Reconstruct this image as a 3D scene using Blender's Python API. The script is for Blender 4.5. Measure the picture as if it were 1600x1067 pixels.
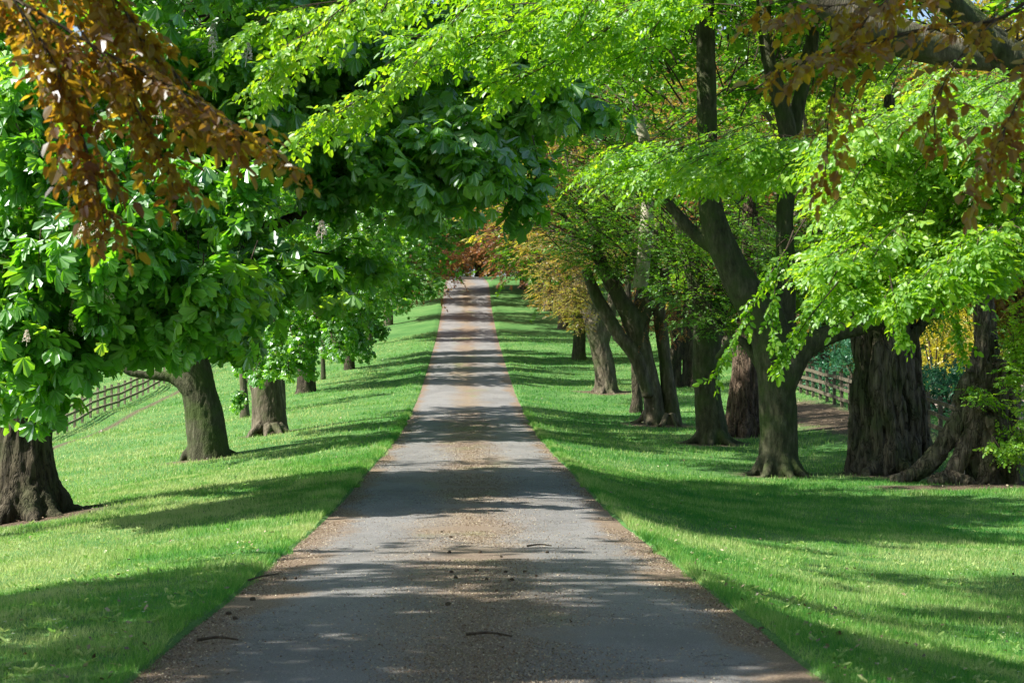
import bpy, math
import numpy as np
from mathutils import Vector

for o in list(bpy.data.objects):
    bpy.data.objects.remove(o)
sc = bpy.context.scene
COL = sc.collection
rng = np.random.default_rng(11)
R = math.radians

# ------------------------------------------------------------------ camera
F = 3111.0                      # focal length in pixels of the 1600 px photograph
CAM = np.array([-0.07, 0.0, 1.5])
PITCH = math.atan((640 - 533.5) / F)
YAW = -math.atan((800 - 728) / F)
cd = bpy.data.cameras.new("camera"); cam = bpy.data.objects.new("camera", cd); COL.objects.link(cam)
cam.location = CAM
cam.rotation_euler = (math.pi / 2 + PITCH, 0, YAW)
cd.sensor_width = 36; cd.lens = 36 * F / 1600; cd.clip_start = 0.1; cd.clip_end = 3000
cd.dof.use_dof = True; cd.dof.focus_distance = 36; cd.dof.aperture_fstop = 7.1
sc.camera = cam

# ------------------------------------------------------------------ light
SUN_EL, SUN_AZ = R(47), R(-14)          # the sun stands to the left of the drive, a little behind the camera
sun_dir = Vector((-math.cos(SUN_EL) * math.cos(SUN_AZ), math.cos(SUN_EL) * math.sin(SUN_AZ), math.sin(SUN_EL)))
w = bpy.data.worlds.new("World"); sc.world = w; w.use_nodes = True
wn = w.node_tree; bgd = wn.nodes["Background"]
sky = wn.nodes.new("ShaderNodeTexSky"); sky.sky_type = 'NISHITA'; sky.sun_disc = False
sky.sun_elevation = SUN_EL; sky.sun_rotation = math.atan2(sun_dir.x, sun_dir.y); sky.dust_density = 1.5
wn.links.new(sky.outputs[0], bgd.inputs[0]); bgd.inputs[1].default_value = 0.088
sd = bpy.data.lights.new("sun", 'SUN'); sd.energy = 5.0; sd.angle = R(0.53); sd.color = (1, 0.95, 0.86)
so = bpy.data.objects.new("sun", sd); COL.objects.link(so); so.location = (-30, 10, 40)
so.rotation_euler = sun_dir.to_track_quat('Z', 'Y').to_euler()
sc.view_settings.view_transform = 'Standard'; sc.view_settings.look = 'None'
sc.view_settings.gamma = 1; sc.view_settings.exposure = 1.3
cy = sc.cycles
cy.max_bounces = 7; cy.diffuse_bounces = 4; cy.glossy_bounces = 2; cy.transmission_bounces = 5
cy.transparent_max_bounces = 4; cy.caustics_reflective = False; cy.caustics_refractive = False
cy.sample_clamp_indirect = 6; cy.use_denoising = True

# ------------------------------------------------------------------ pixel <-> world
cp, sp, cyw, syw = math.cos(PITCH), math.sin(PITCH), math.cos(YAW), math.sin(YAW)
def ray(px, py):
    px = np.asarray(px, float); py = np.asarray(py, float)
    x = (px - 800) / F; z = -(py - 533.5) / F; y = np.ones_like(x)
    y2 = y * cp - z * sp; z2 = y * sp + z * cp
    return np.stack([x * cyw - y2 * syw, x * syw + y2 * cyw, z2], -1)
def at(px, py, Y):
    d = ray(px, py); return CAM + d * (np.asarray(Y, float) / d[..., 1])[..., None]
def proj(P):
    q = np.asarray(P, float) - CAM
    x = q[..., 0] * cyw + q[..., 1] * syw; y = -q[..., 0] * syw + q[..., 1] * cyw; z = q[..., 2]
    y2 = y * cp + z * sp; z2 = -y * sp + z * cp
    y2 = np.where(np.abs(y2) < 1e-3, 1e-3, y2)
    return 800 + F * x / y2, 533.5 - F * z2 / y2, y2

# ------------------------------------------------------------------ terrain
_ys = np.array([-60, 0, 11, 17, 26, 33, 37, 47, 57, 66, 80, 90, 103, 126, 152, 175, 190, 215, 232, 260, 400, 1200.])
_zs = np.array([0, 0, 0, .02, .03, .18, .3, .52, .85, 1.27, 2.1, 2.9, 4.0, 6.05, 9.0, 12.6, 13.8, 15.7, 17.0, 17.6, 24, 60.])
_g = np.arange(-60, 1200, 0.5); _t = np.interp(_g, _ys, _zs)
_k = np.exp(-0.5 * (np.arange(-10, 11) * 0.5 / 1.6) ** 2); _k /= _k.sum()
_t = np.convolve(np.pad(_t, 10, mode='edge'), _k, mode='valid')
def zroad(y): return np.interp(y, _g, _t)
def sstep(a, b, x):
    t = np.clip((np.asarray(x, float) - a) / (b - a), 0, 1); return t * t * (3 - 2 * t)

def _hash(ix, iy, iz):
    h = (ix * 374761393 + iy * 668265263 + iz * 2147483647 + 1013904223) & 0xffffffff
    h = ((h ^ (h >> 13)) * 1274126177) & 0xffffffff
    return ((h ^ (h >> 16)) & 0xffffff) / 16777215.0
def vnoise(P):
    P = np.asarray(P, float); i = np.floor(P).astype(np.int64); f = P - i; f = f * f * (3 - 2 * f)
    r = 0
    for dx in (0, 1):
        for dy in (0, 1):
            for dz in (0, 1):
                wgt = (f[..., 0] if dx else 1 - f[..., 0]) * (f[..., 1] if dy else 1 - f[..., 1]) * (f[..., 2] if dz else 1 - f[..., 2])
                r = r + wgt * _hash(i[..., 0] + dx, i[..., 1] + dy, i[..., 2] + dz)
    return r * 2 - 1
def fbm(P, o=3):
    P = np.asarray(P, float)
    return sum(vnoise(P * 2 ** k + 17.3 * k) / 2 ** k for k in range(o))
def n2(x, y, s, seed=0):
    return vnoise(np.stack([np.asarray(x, float) * s, np.asarray(y, float) * s, np.zeros_like(np.asarray(x, float)) + seed], -1))

def zground(x, y):
    x = np.asarray(x, float); y = np.asarray(y, float)
    ax = np.abs(x)
    dl = 0.13 * np.clip(ax - 2, 0, 22) + 0.02 * np.clip(ax - 24, 0, 200)
    A = np.interp(y, [0, 35, 65, 115, 160], [.85, .8, .45, .18, .1])
    dr = A * (1 - np.exp(-np.clip(x - 2, 0, 999) / 2.0)) * (1 - sstep(8, 14, x) * sstep(44, 60, y))
    drop = np.where(x < 0, dl, dr)
    bump = 0.05 * n2(x, y, .35, 3) + 0.10 * n2(x, y, .12, 9)
    z = zroad(y) - drop + bump * sstep(2.0, 4.0, ax) + 0.05 * sstep(1.95, 2.25, ax)
    return np.where(ax < 1.95, zroad(y) - 0.05, z)
def hit(px, py):
    d = ray(px, py); t = np.arange(5, 400, .05); P = CAM + d * t[:, None]
    b = P[:, 2] < zground(P[:, 0], P[:, 1]); i = int(np.argmax(b)) if b.any() else len(t) - 1
    return P[i]

# ------------------------------------------------------------------ materials
def mat(name):
    m = bpy.data.materials.new(name); m.use_nodes = True; nt = m.node_tree
    for n in list(nt.nodes): nt.nodes.remove(n)
    out = nt.nodes.new("ShaderNodeOutputMaterial")
    def N(t, **kw):
        n = nt.nodes.new(t)
        for k, v in kw.items():
            if isinstance(k, str) and k.startswith('i_'):
                n.inputs[int(k[2:])].default_value = v
            else: setattr(n, k, v)
        return n
    return m, nt, out, N
def ramp(N, stops):
    r = N("ShaderNodeValToRGB"); e = r.color_ramp.elements
    while len(e) < len(stops): e.new(0.5)
    for el, (p, c) in zip(e, stops):
        el.position = p; el.color = (*c, 1) if len(c) == 3 else c
    return r
def leaf_mat(name, stops, trans, tmix=.45, gloss=.08, rough=.35):
    m, nt, out, N = mat(name); L = nt.links.new
    a = N("ShaderNodeAttribute", attribute_name="rnd")
    c = ramp(N, stops); L(a.outputs['Fac'], c.inputs[0])
    tr = N("ShaderNodeMix", data_type='RGBA', blend_type='MULTIPLY'); tr.inputs[0].default_value = 1
    t2 = ramp(N, trans); L(a.outputs['Fac'], t2.inputs[0])
    d = N("ShaderNodeBsdfDiffuse"); L(c.outputs[0], d.inputs[0])
    t = N("ShaderNodeBsdfTranslucent"); L(t2.outputs[0], t.inputs[0])
    nt.nodes.remove(tr)
    mx = N("ShaderNodeMixShader", i_0=tmix); L(d.outputs[0], mx.inputs[1]); L(t.outputs[0], mx.inputs[2])
    g = N("ShaderNodeBsdfGlossy"); g.inputs['Roughness'].default_value = rough; g.inputs[0].default_value = (.9, .95, 1, 1)
    lw = N("ShaderNodeLayerWeight", i_0=.35)
    ml = N("ShaderNodeMath", operation='MULTIPLY_ADD'); L(lw.outputs['Fresnel'], ml.inputs[0]); ml.inputs[1].default_value = gloss * 2; ml.inputs[2].default_value = gloss * .6
    m2 = N("ShaderNodeMixShader"); L(ml.outputs[0], m2.inputs[0]); L(mx.outputs[0], m2.inputs[1]); L(g.outputs[0], m2.inputs[2])
    L(m2.outputs[0], out.inputs[0])
    return m
M = {}
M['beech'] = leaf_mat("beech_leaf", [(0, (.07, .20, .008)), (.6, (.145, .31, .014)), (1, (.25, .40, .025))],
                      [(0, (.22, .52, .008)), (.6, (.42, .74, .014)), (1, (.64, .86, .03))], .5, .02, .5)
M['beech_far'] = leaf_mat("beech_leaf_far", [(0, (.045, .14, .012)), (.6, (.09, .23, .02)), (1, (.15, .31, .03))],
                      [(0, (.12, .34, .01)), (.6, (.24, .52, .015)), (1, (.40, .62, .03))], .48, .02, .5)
M['lime'] = leaf_mat("yellow_green_leaf", [(0, (.09, .22, .015)), (.6, (.16, .32, .02)), (1, (.25, .38, .035))],
                      [(0, (.20, .45, .01)), (.6, (.36, .62, .02)), (1, (.55, .70, .04))], .5, .05, .4)
M['chestnut'] = leaf_mat("chestnut_leaf", [(0, (.05, .18, .015)), (.6, (.11, .29, .025)), (1, (.24, .45, .07))],
                      [(0, (.16, .50, .012)), (.6, (.30, .70, .02)), (1, (.55, .84, .03))], .48, .05, .45)
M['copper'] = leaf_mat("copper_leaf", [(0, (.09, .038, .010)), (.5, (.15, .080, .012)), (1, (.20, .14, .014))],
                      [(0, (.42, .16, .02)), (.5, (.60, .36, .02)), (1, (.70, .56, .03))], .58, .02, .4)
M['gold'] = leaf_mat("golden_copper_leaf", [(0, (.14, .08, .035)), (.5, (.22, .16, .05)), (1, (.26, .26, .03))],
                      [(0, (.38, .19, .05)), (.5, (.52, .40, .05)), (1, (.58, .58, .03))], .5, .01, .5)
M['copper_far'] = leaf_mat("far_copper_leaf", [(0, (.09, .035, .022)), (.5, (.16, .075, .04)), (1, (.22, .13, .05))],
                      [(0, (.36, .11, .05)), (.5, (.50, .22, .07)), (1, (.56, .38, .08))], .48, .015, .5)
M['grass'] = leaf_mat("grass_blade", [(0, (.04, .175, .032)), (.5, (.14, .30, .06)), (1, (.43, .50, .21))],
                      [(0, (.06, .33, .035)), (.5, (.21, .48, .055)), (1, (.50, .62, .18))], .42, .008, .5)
M['yellow'] = leaf_mat("yellow_blossom_leaf", [(0, (.22, .25, .02)), (.6, (.5, .40, .02)), (1, (.6, .52, .03))],
                      [(0, (.3, .4, .02)), (.6, (.6, .55, .02)), (1, (.7, .6, .03))], .45, .04, .5)
M['hedge'] = leaf_mat("hedge_leaf", [(0, (.02, .09, .04)), (.6, (.035, .14, .07)), (1, (.06, .18, .09))],
                      [(0, (.04, .16, .05)), (.6, (.06, .22, .08)), (1, (.1, .28, .1))], .35, .02, .5)

def bark_mat(name, dark, mid, light, moss=0.25, scale=6, zs=.25, bump=.5, mosscol=(.05, .075, .02), crack=0):
    m, nt, out, N = mat(name); L = nt.links.new
    tc = N("ShaderNodeTexCoord"); mp = N("ShaderNodeMapping"); mp.inputs['Scale'].default_value = (1, 1, zs)
    L(tc.outputs['Object'], mp.inputs[0])
    n1 = N("ShaderNodeTexNoise"); n1.inputs['Scale'].default_value = scale; n1.inputs['Detail'].default_value = 6; n1.inputs['Roughness'].default_value = .65
    L(mp.outputs[0], n1.inputs['Vector'])
    n3 = N("ShaderNodeTexNoise"); n3.inputs['Scale'].default_value = scale * 5; n3.inputs['Detail'].default_value = 4
    L(mp.outputs[0], n3.inputs['Vector'])
    r = ramp(N, [(.32, dark), (.52, mid), (.72, light)]); L(n1.outputs['Fac'], r.inputs[0])
    n2_ = N("ShaderNodeTexNoise"); n2_.inputs['Scale'].default_value = 1.6; n2_.inputs['Detail'].default_value = 5
    L(tc.outputs['Object'], n2_.inputs['Vector'])
    mr = ramp(N, [(.45, (0, 0, 0)), (.62, (1, 1, 1))]); L(n2_.outputs['Fac'], mr.inputs[0])
    mm = N("ShaderNodeMath", operation='MULTIPLY'); L(mr.outputs[0], mm.inputs[0]); mm.inputs[1].default_value = moss
    mx = N("ShaderNodeMix", data_type='RGBA'); L(mm.outputs[0], mx.inputs[0]); L(r.outputs[0], mx.inputs[6]); mx.inputs[7].default_value = (*mosscol, 1)
    ad = N("ShaderNodeMath", operation='ADD'); L(n1.outputs['Fac'], ad.inputs[0]); L(n3.outputs['Fac'], ad.inputs[1])
    col = mx.outputs[2]
    if crack:                                   # dark fissures running up the stem
        mc = N("ShaderNodeMapping"); mc.inputs['Scale'].default_value = (1, 1, .22); L(tc.outputs['Object'], mc.inputs[0])
        nc = N("ShaderNodeTexNoise"); nc.inputs['Scale'].default_value = crack * 2; nc.inputs['Detail'].default_value = 5; nc.inputs['Distortion'].default_value = .6; L(mc.outputs[0], nc.inputs['Vector'])
        s1_ = N("ShaderNodeMath", operation='SUBTRACT'); L(nc.outputs['Fac'], s1_.inputs[0]); s1_.inputs[1].default_value = .5
        s2_ = N("ShaderNodeMath", operation='ABSOLUTE'); L(s1_.outputs[0], s2_.inputs[0])
        s3_ = N("ShaderNodeMath", operation='MULTIPLY'); s3_.use_clamp = True; L(s2_.outputs[0], s3_.inputs[0]); s3_.inputs[1].default_value = 16
        cr = ramp(N, [(0, (.35, .34, .32)), (.5, (1, 1, 1))]); L(s3_.outputs[0], cr.inputs[0])
        mu = N("ShaderNodeMix", data_type='RGBA', blend_type='MULTIPLY'); mu.inputs[0].default_value = 1; L(col, mu.inputs[6]); L(cr.outputs[0], mu.inputs[7]); col = mu.outputs[2]
        ad2 = N("ShaderNodeMath", operation='ADD'); L(ad.outputs[0], ad2.inputs[0]); L(s3_.outputs[0], ad2.inputs[1]); ad = ad2
    b = N("ShaderNodeBump"); b.inputs['Strength'].default_value = bump; b.inputs['Distance'].default_value = .04; L(ad.outputs[0], b.inputs['Height'])
    p = N("ShaderNodeBsdfPrincipled"); p.inputs['Roughness'].default_value = .85; p.inputs['Specular IOR Level'].default_value = .2
    L(col, p.inputs['Base Color']); L(b.outputs[0], p.inputs['Normal']); L(p.outputs[0], out.inputs[0])
    return m
M['bark_beech'] = bark_mat("beech_bark", (.025, .026, .013), (.06, .062, .034), (.12, .118, .075), .85, 9, .3, .8)
M['bark_grey'] = bark_mat("grey_bark", (.04, .034, .022), (.10, .085, .058), (.21, .18, .13), .5, 7, .25, .7)
M['bark_dark'] = bark_mat("dark_bark", (.028, .024, .015), (.06, .050, .032), (.12, .098, .068), .5, 8, .2, .8, (.035, .05, .014), crack=4)
M['bark_brown'] = bark_mat("brown_bark", (.045, .03, .02), (.12, .082, .058), (.2, .15, .11), .15, 9, .16, 1.0, crack=5)
M['bark_gnarl'] = bark_mat("gnarled_bark", (.05, .042, .028), (.125, .105, .072), (.26, .22, .155), .6, 9, .16, 1.0, crack=3.2)
M['bark_pale'] = bark_mat("pale_bark", (.2, .18, .13), (.36, .33, .25), (.5, .47, .38), .15, 6, .5, .4)
M['twig'] = bark_mat("twig_bark", (.03, .022, .014), (.06, .045, .03), (.11, .085, .06), .1, 20, .5, .2)

# ------------------------------------------------------------------ mesh building
class Geo:
    """Collects quads and triangles, then links them as ONE mesh object."""
    def __init__(s): s.V = []; s.Q = []; s.A = []; s.n = 0
    def add(s, V, Q, A=None):
        V = np.asarray(V, np.float32).reshape(-1, 3); Q = np.asarray(Q, np.int64)
        s.V.append(V); s.Q.append(Q + s.n); s.n += len(V)
        s.A.append(np.full(len(Q), .5, np.float32) if A is None else np.asarray(A, np.float32))
    def arrays(s): return np.concatenate(s.V), np.concatenate(s.Q), np.concatenate(s.A)
    def build(s, name, m, parent=None, smooth=False, origin=None):
        if not s.V: s.add(np.zeros((4, 3)) + [[0, 0, 0], [.01, 0, 0], [.01, .01, 0], [0, .01, 0]], [[0, 1, 2, 3]])
        V, Q, A = s.arrays()
        if origin is None and parent is not None: origin = np.array(parent.location)
        if origin is not None: V = V - np.asarray(origin, np.float32)
        o = mesh_obj(name, V, Q, m, A, smooth)
        if parent is not None: o.parent = parent
        elif origin is not None: o.location = [float(v) for v in origin]
        return o
def mesh_data(name, V, Q, A=None, smooth=False):
    me = bpy.data.meshes.new(name); k = Q.shape[1]
    me.vertices.add(len(V)); me.vertices.foreach_set("co", np.ascontiguousarray(V, np.float32).ravel())
    me.loops.add(Q.size); me.loops.foreach_set("vertex_index", np.ascontiguousarray(Q, np.int32).ravel())
    me.polygons.add(len(Q)); me.polygons.foreach_set("loop_start", np.arange(0, Q.size, k, dtype=np.int32))
    me.polygons.foreach_set("use_smooth", np.full(len(Q), smooth, bool))
    if A is not None:
        a = me.attributes.new("rnd", 'FLOAT', 'FACE'); a.data.foreach_set("value", np.ascontiguousarray(A, np.float32))
    me.update(calc_edges=True)
    return me
def mesh_obj(name, V, Q, m, A=None, smooth=False):
    me = mesh_data(name, V, Q, A, smooth); me.materials.append(m)
    o = bpy.data.objects.new(name, me); COL.objects.link(o); return o
def tag(o, label=None, cat=None, group=None, kind=None):
    if label: o['label'] = label
    if cat: o['category'] = cat
    if group: o['group'] = group
    if kind: o['kind'] = kind
    return o
def thing(name, loc, label, cat, group=None):
    o = bpy.data.objects.new(name, None); COL.objects.link(o); o.location = [float(v) for v in loc]; o.empty_display_size = .3
    return tag(o, label, cat, group)
def norm(v):
    v = np.asarray(v, float); return v / np.maximum(np.linalg.norm(v, axis=-1, keepdims=True), 1e-9)
def tube(g, P, rad, n=6, cap=False, flute=None):
    P = np.asarray(P, float); k = len(P); rad = np.broadcast_to(np.asarray(rad, float), (k,))
    T = norm(np.gradient(P, axis=0))
    ref = np.array([1., 0, 0]) if abs(T[:, 0]).mean() < .8 else np.array([0, 1., 0])
    U = norm(np.cross(T, ref)); W = np.cross(T, U)
    a = np.arange(n) * 2 * math.pi / n
    rr = rad[:, None] * (np.ones((k, n)) if flute is None else flute(a[None, :], np.linspace(0, 1, k)[:, None]))
    V = P[:, None] + rr[..., None] * (np.cos(a)[None, :, None] * U[:, None] + np.sin(a)[None, :, None] * W[:, None])
    i, j = np.meshgrid(np.arange(k - 1), np.arange(n), indexing='ij'); j2 = (j + 1) % n
    Q = np.stack([i * n + j, i * n + j2, (i + 1) * n + j2, (i + 1) * n + j], -1).reshape(-1, 4)
    V = V.reshape(-1, 3)
    if cap:
        V = np.concatenate([V, P[:1], P[-1:]]); c0, c1 = k * n, k * n + 1; ex = []
        for q in range(0, n, 2):
            ex.append([c0, (q + 2) % n, q + 1, q]); b = (k - 1) * n
            ex.append([c1, b + q, b + q + 1, b + (q + 2) % n])
        Q = np.concatenate([Q, np.array(ex)])
    g.add(V, Q)
def spline(pts, n=16):
    P = np.asarray(pts, float)
    if len(P) == 2: return P[0] + (P[1] - P[0]) * np.linspace(0, 1, n)[:, None]
    E = np.concatenate([[2 * P[0] - P[1]], P, [2 * P[-1] - P[-2]]])
    t = np.linspace(0, len(P) - 1 - 1e-6, n); i = t.astype(int); f = (t - i)[:, None]
    a, b, c, d = E[i], E[i + 1], E[i + 2], E[i + 3]
    return .5 * (2 * b + (c - a) * f + (2 * a - 5 * b + 4 * c - d) * f ** 2 + (3 * b - a - 3 * c + d) * f ** 3)

# ------------------------------------------------------------------ leaf sprays
def leaf2(base, d, up, L, W, shape=.45, fold=.25, curl=.15, wtip=None):
    """one leaf of two folded quads"""
    d = norm(d); up = norm(up - d * np.dot(up, d)); s = np.cross(up, d)
    a, b = shape * .55, min(shape + .3, .85); wt = W * .75 if wtip is None else wtip
    def p(t, w_): return base + d * (t * L) + s * w_ + up * (abs(w_) * fold - curl * L * t * t)
    V = [p(0, 0), p(a, W * .5), p(b, wt * .5), p(1, 0), p(b, -wt * .5), p(a, -W * .5)]
    return np.array(V), np.array([[0, 1, 2, 3], [0, 3, 4, 5]])
def rnd_up(r, tilt=.5): return norm(np.array([r.normal(0, tilt), r.normal(0, tilt), 1.]))
def proto_beech(seed, n=7, Ls=.24, leaf=.075, near=True):
    r = np.random.default_rng(seed); g = Geo(); g.T = []
    bend = r.normal(0, .15)
    for i in range(n):
        t = (i + .6) / n; b = np.array([Ls * t, bend * Ls * t * t, -.12 * Ls * t * t]); s = 1 if i % 2 else -1
        ang = s * R(r.uniform(35, 65)) if i < n - 1 else r.normal(0, .15)
        d = np.array([math.cos(ang), math.sin(ang), r.normal(-.15, .22)]); L = leaf * r.uniform(.5, 1.2)
        up = rnd_up(r, .42)
        if near: V, Q = leaf2(b, d, up, L, L * .62, .45, .22, r.uniform(0, .35))
        else:
            d = norm(d); up = norm(up - d * np.dot(up, d)); sd_ = np.cross(up, d)
            V = np.array([b, b + d * L * .5 + sd_ * L * .36, b + d * L, b + d * L * .5 - sd_ * L * .36]); Q = np.array([[0, 1, 2, 3]])
        g.add(V, Q, np.full(len(Q), r.random()))
    if near:
        g.add([[0, -.0016, 0], [0, .0016, 0], [Ls, bend * Ls + .0008, -.12 * Ls], [Ls, bend * Ls - .0008, -.12 * Ls]], [[0, 1, 2, 3]], [-.5])
    return g.arrays()
def proto_chestnut(seed, n=4, near=True, scale=1.0):
    r = np.random.default_rng(seed); g = Geo()
    for i in range(n):
        a = R(360 / n * i + r.uniform(-25, 25)); el = r.uniform(-.1, .6); pl = r.uniform(.08, .17) * scale
        pd = norm(np.array([math.cos(a), math.sin(a), el])); p = pd * pl + np.array([r.uniform(-.08, .10), 0, r.uniform(-.04, .04)])
        h = norm(np.array([math.cos(a), math.sin(a), 0])); side = np.array([-h[1], h[0], 0])
        droop = r.uniform(.35, 1.5); tone = r.random()
        m = 7 if r.random() < .6 else 5; big = r.uniform(.14, .2) * scale
        for k in range(m):
            q = (k - (m - 1) / 2) / ((m - 1) / 2); fa = q * R(105)
            d = h * math.cos(fa) + side * math.sin(fa); d = norm(d + np.array([0, 0, -droop * (1 - .35 * abs(q))]) + r.normal(0, .06, 3))
            L = big * (1 - .42 * abs(q) ** 1.5) * r.uniform(.9, 1.1); up = norm(np.array([0, 0, 1.]) + h * .8 * droop + r.normal(0, .12, 3))
            V, Q = leaf2(p, d, up, L, L * .24, .5, .25, r.uniform(.05, .25), wtip=L * .43)
            if not near: V = V[[0, 2, 3, 4]]; Q = np.array([[0, 1, 2, 3]])
            g.add(V, Q, np.full(len(Q), np.clip(tone + r.normal(0, .06), 0, 1)))
        if near: g.add([[0, 0, 0], [0, 0, .004], p + [0, 0, .003], p], [[0, 1, 2, 3]], [.9])
    return g.arrays()
PROTO = {
    'beech': [proto_beech(i) for i in range(8)],
    'mid': [proto_beech(20 + i, 8, .34, .105, False) for i in range(6)],
    'far': [proto_beech(40 + i, 8, .60, .22, False) for i in range(6)],
    'chestnut': [proto_chestnut(60 + i) for i in range(10)],
    'chestmid': [proto_chestnut(80 + i, 4, False, 1.25) for i in range(6)],
}
def place_sprays(g, kind, P, D, U, scale=1.0, r=rng):
    if len(P) == 0: return
    P = np.asarray(P); D = norm(np.asarray(D)); U = np.asarray(U)
    U = norm(U - D * (U * D).sum(1, keepdims=True)); S = np.cross(U, D)
    Mx = np.stack([D, S, U], -1) * (scale * r.uniform(.6, 1.25, len(P)))[:, None, None]
    ids = r.integers(0, len(PROTO[kind]), len(P)); tone = r.normal(0, .14, len(P))
    tone += .30 * vnoise(P * .9)
    for k, (V, Q, A) in enumerate(PROTO[kind]):
        s = ids == k; m = int(s.sum())
        if not m: continue
        VV = np.einsum('mij,nj->mni', Mx[s], V) + P[s][:, None]
        QQ = (Q[None] + (np.arange(m) * len(V))[:, None, None]).reshape(-1, Q.shape[1])
        AA = np.clip(A[None] * .7 + .15 + tone[s][:, None], 0, 1).ravel()
        g.add(VV.reshape(-1, 3), QQ, AA)

def bough(root, tip, style, nsub=9, spacing=.13, width=.5, wood=None, r0=.02, sag=.12, r=rng, gaps=False):
    """a branch with side twigs; returns where its leaf sprays sit"""
    root = np.asarray(root, float); tip = np.asarray(tip, float); ax = tip - root; L = np.linalg.norm(ax)
    c = root + ax * .55 + np.array([0, 0, sag * L]) + r.normal(0, .05 * L, 3)
    t = np.linspace(0, 1, 9)[:, None]; P = (1 - t) ** 2 * root + 2 * t * (1 - t) * c + t * t * tip
    if gaps and shade(P[4:5])[0] < .45: wood = None
    if wood is not None: tube(wood, P, np.linspace(r0, .004, 9), 5)
    pos, dirs, ups = [], [], []
    flat = style != 'chestnut'
    for j in range(nsub):
        u = .12 + .88 * (j + r.random()) / nsub; i = min(int(u * 8), 7); f = u * 8 - i
        b = P[i] * (1 - f) + P[i + 1] * f; d0 = norm(P[i + 1] - P[i])
        side = norm(np.cross(d0, [0, 0, 1.])) * (1 if j % 2 else -1)
        if flat: d = norm(d0 * .7 + side * r.uniform(.5, 1.0) + [0, 0, r.normal(-.05, .16)])
        else: d = norm(d0 * .6 + side * r.uniform(-.2, 1.1) + [0, 0, r.normal(-.2, .5)])
        if j == nsub - 1: d = d0
        l = width * L * (1.15 - .75 * u) * r.uniform(.6, 1.2); m = max(2, int(l / spacing))
        s = (np.arange(m) + .7) / m; droop = -.25 * l * s ** 2 if flat else -.45 * l * s ** 2
        p = b + d * (s * l)[:, None]; p[:, 2] += droop
        if wood is not None and l > .25:
            e = np.array([b, b + d * l * .5 + [0, 0, -.06 * l], b + d * l + [0, 0, droop[-1]]]); tube(wood, e, [r0 * .35 + .003, r0 * .2 + .002, .0015], 3)
        for q in range(m):
            sd_ = side * (1 if q % 2 else -1) if flat else r.normal(0, 1, 3)
            dd = norm(d * .8 + sd_ * r.uniform(.1, .9) + [0, 0, r.normal(-.12, .2)])
            pos.append(p[q] + r.normal(0, .02, 3)); dirs.append(dd)
            ups.append(np.array([r.normal(0, .28), r.normal(0, .28), 1.]))
    return pos, dirs, ups

class Crown:
    def __init__(s, leafmat, detail, scale=1.0): s.w = Geo(); s.l = Geo(); s.m = leafmat; s.d = detail; s.sc = scale
    def boughs(s, roots, tips, style, keep=None, **kw):
        P, D, U = [], [], []
        for a, b in zip(roots, tips):
            p, d, u = bough(a, b, style, wood=s.w, gaps=keep is not None, **kw); P += p; D += d; U += u
        P = np.array(P); D = np.array(D); U = np.array(U)
        if keep is not None:
            k = keep(P); P, D, U = P[k], D[k], U[k]
        place_sprays(s.l, s.d, P, D, U, s.sc)
    def fill(s, cx, cy, rx, ry, Y, dY, n, L, src, style='beech', keep=None, **kw):
        """n boughs whose tips lie in a region given by pixels and a depth range, growing from the side where src stands"""
        a = rng.random(n) * 2 * math.pi; q = np.sqrt(rng.random(n))
        tips = at(cx + rx * q * np.cos(a), cy + ry * q * np.sin(a), Y + rng.uniform(-dY, dY, n))
        d = norm(np.asarray(src) - tips + rng.normal(0, .6, (n, 3))); LL = L * rng.uniform(.6, 1.2, n)
        roots = tips + d * LL[:, None] + np.array([0, 0, .12]) * LL[:, None]
        s.boughs(roots, tips, style, keep, **kw)
    def finish(s, tree, leafname='crown'):
        if s.w.V: s.w.build('branches', M['twig'], tree)
        return s.l.build(leafname, M[s.m], tree)

# sun-lit gaps of the canopy: which rays of the sun the upper leaves leave open, by where the ray crosses the drive
KX = math.tan(SUN_AZ); KZ = math.tan(SUN_EL) / math.cos(SUN_AZ)
_sd = [(-40, .74), (12.2, .74), (12.9, .5), (14.4, .45), (15.0, .95), (18.8, .9), (19.6, 0), (25.2, 0), (25.8, 1), (33.6, 1), (34, .1), (35, .1), (35.4, .8),
       (38.8, .8), (39.4, 0), (47.5, 0), (48.5, .8), (54, .8), (55, 1), (63.5, 1), (64, 0), (67, 0), (67.4, 1), (71, 1), (71.5, 0), (76, 0), (76.3, .8), (77, .8),
       (77.3, 0), (82, 0), (82.5, 1), (89, 1), (91, .9), (92.5, .1), (94.5, .1), (95.2, 1), (99.5, 1), (100, .1), (101.6, .1), (102.2, 1), (106, 1), (106.5, .1), (108, .1), (108.6, 1), (114, 1), (114.6, 0), (116.6, 0), (117.2, 1), (124, 1), (124.6, .1), (126, .1), (127, 1), (135, 1), (135.6, .1), (137.6, .1), (138.2, 1), (149, 1), (150, .1), (152, .1), (153, 1), (162, 1), (162.6, .1), (164.6, .1), (165.2, 1), (172, 1), (173, 0), (178, 0), (179, .9), (400, .9)]
_sx = np.array([a for a, b in _sd], float); _sv = np.array([b for a, b in _sd])
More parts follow.
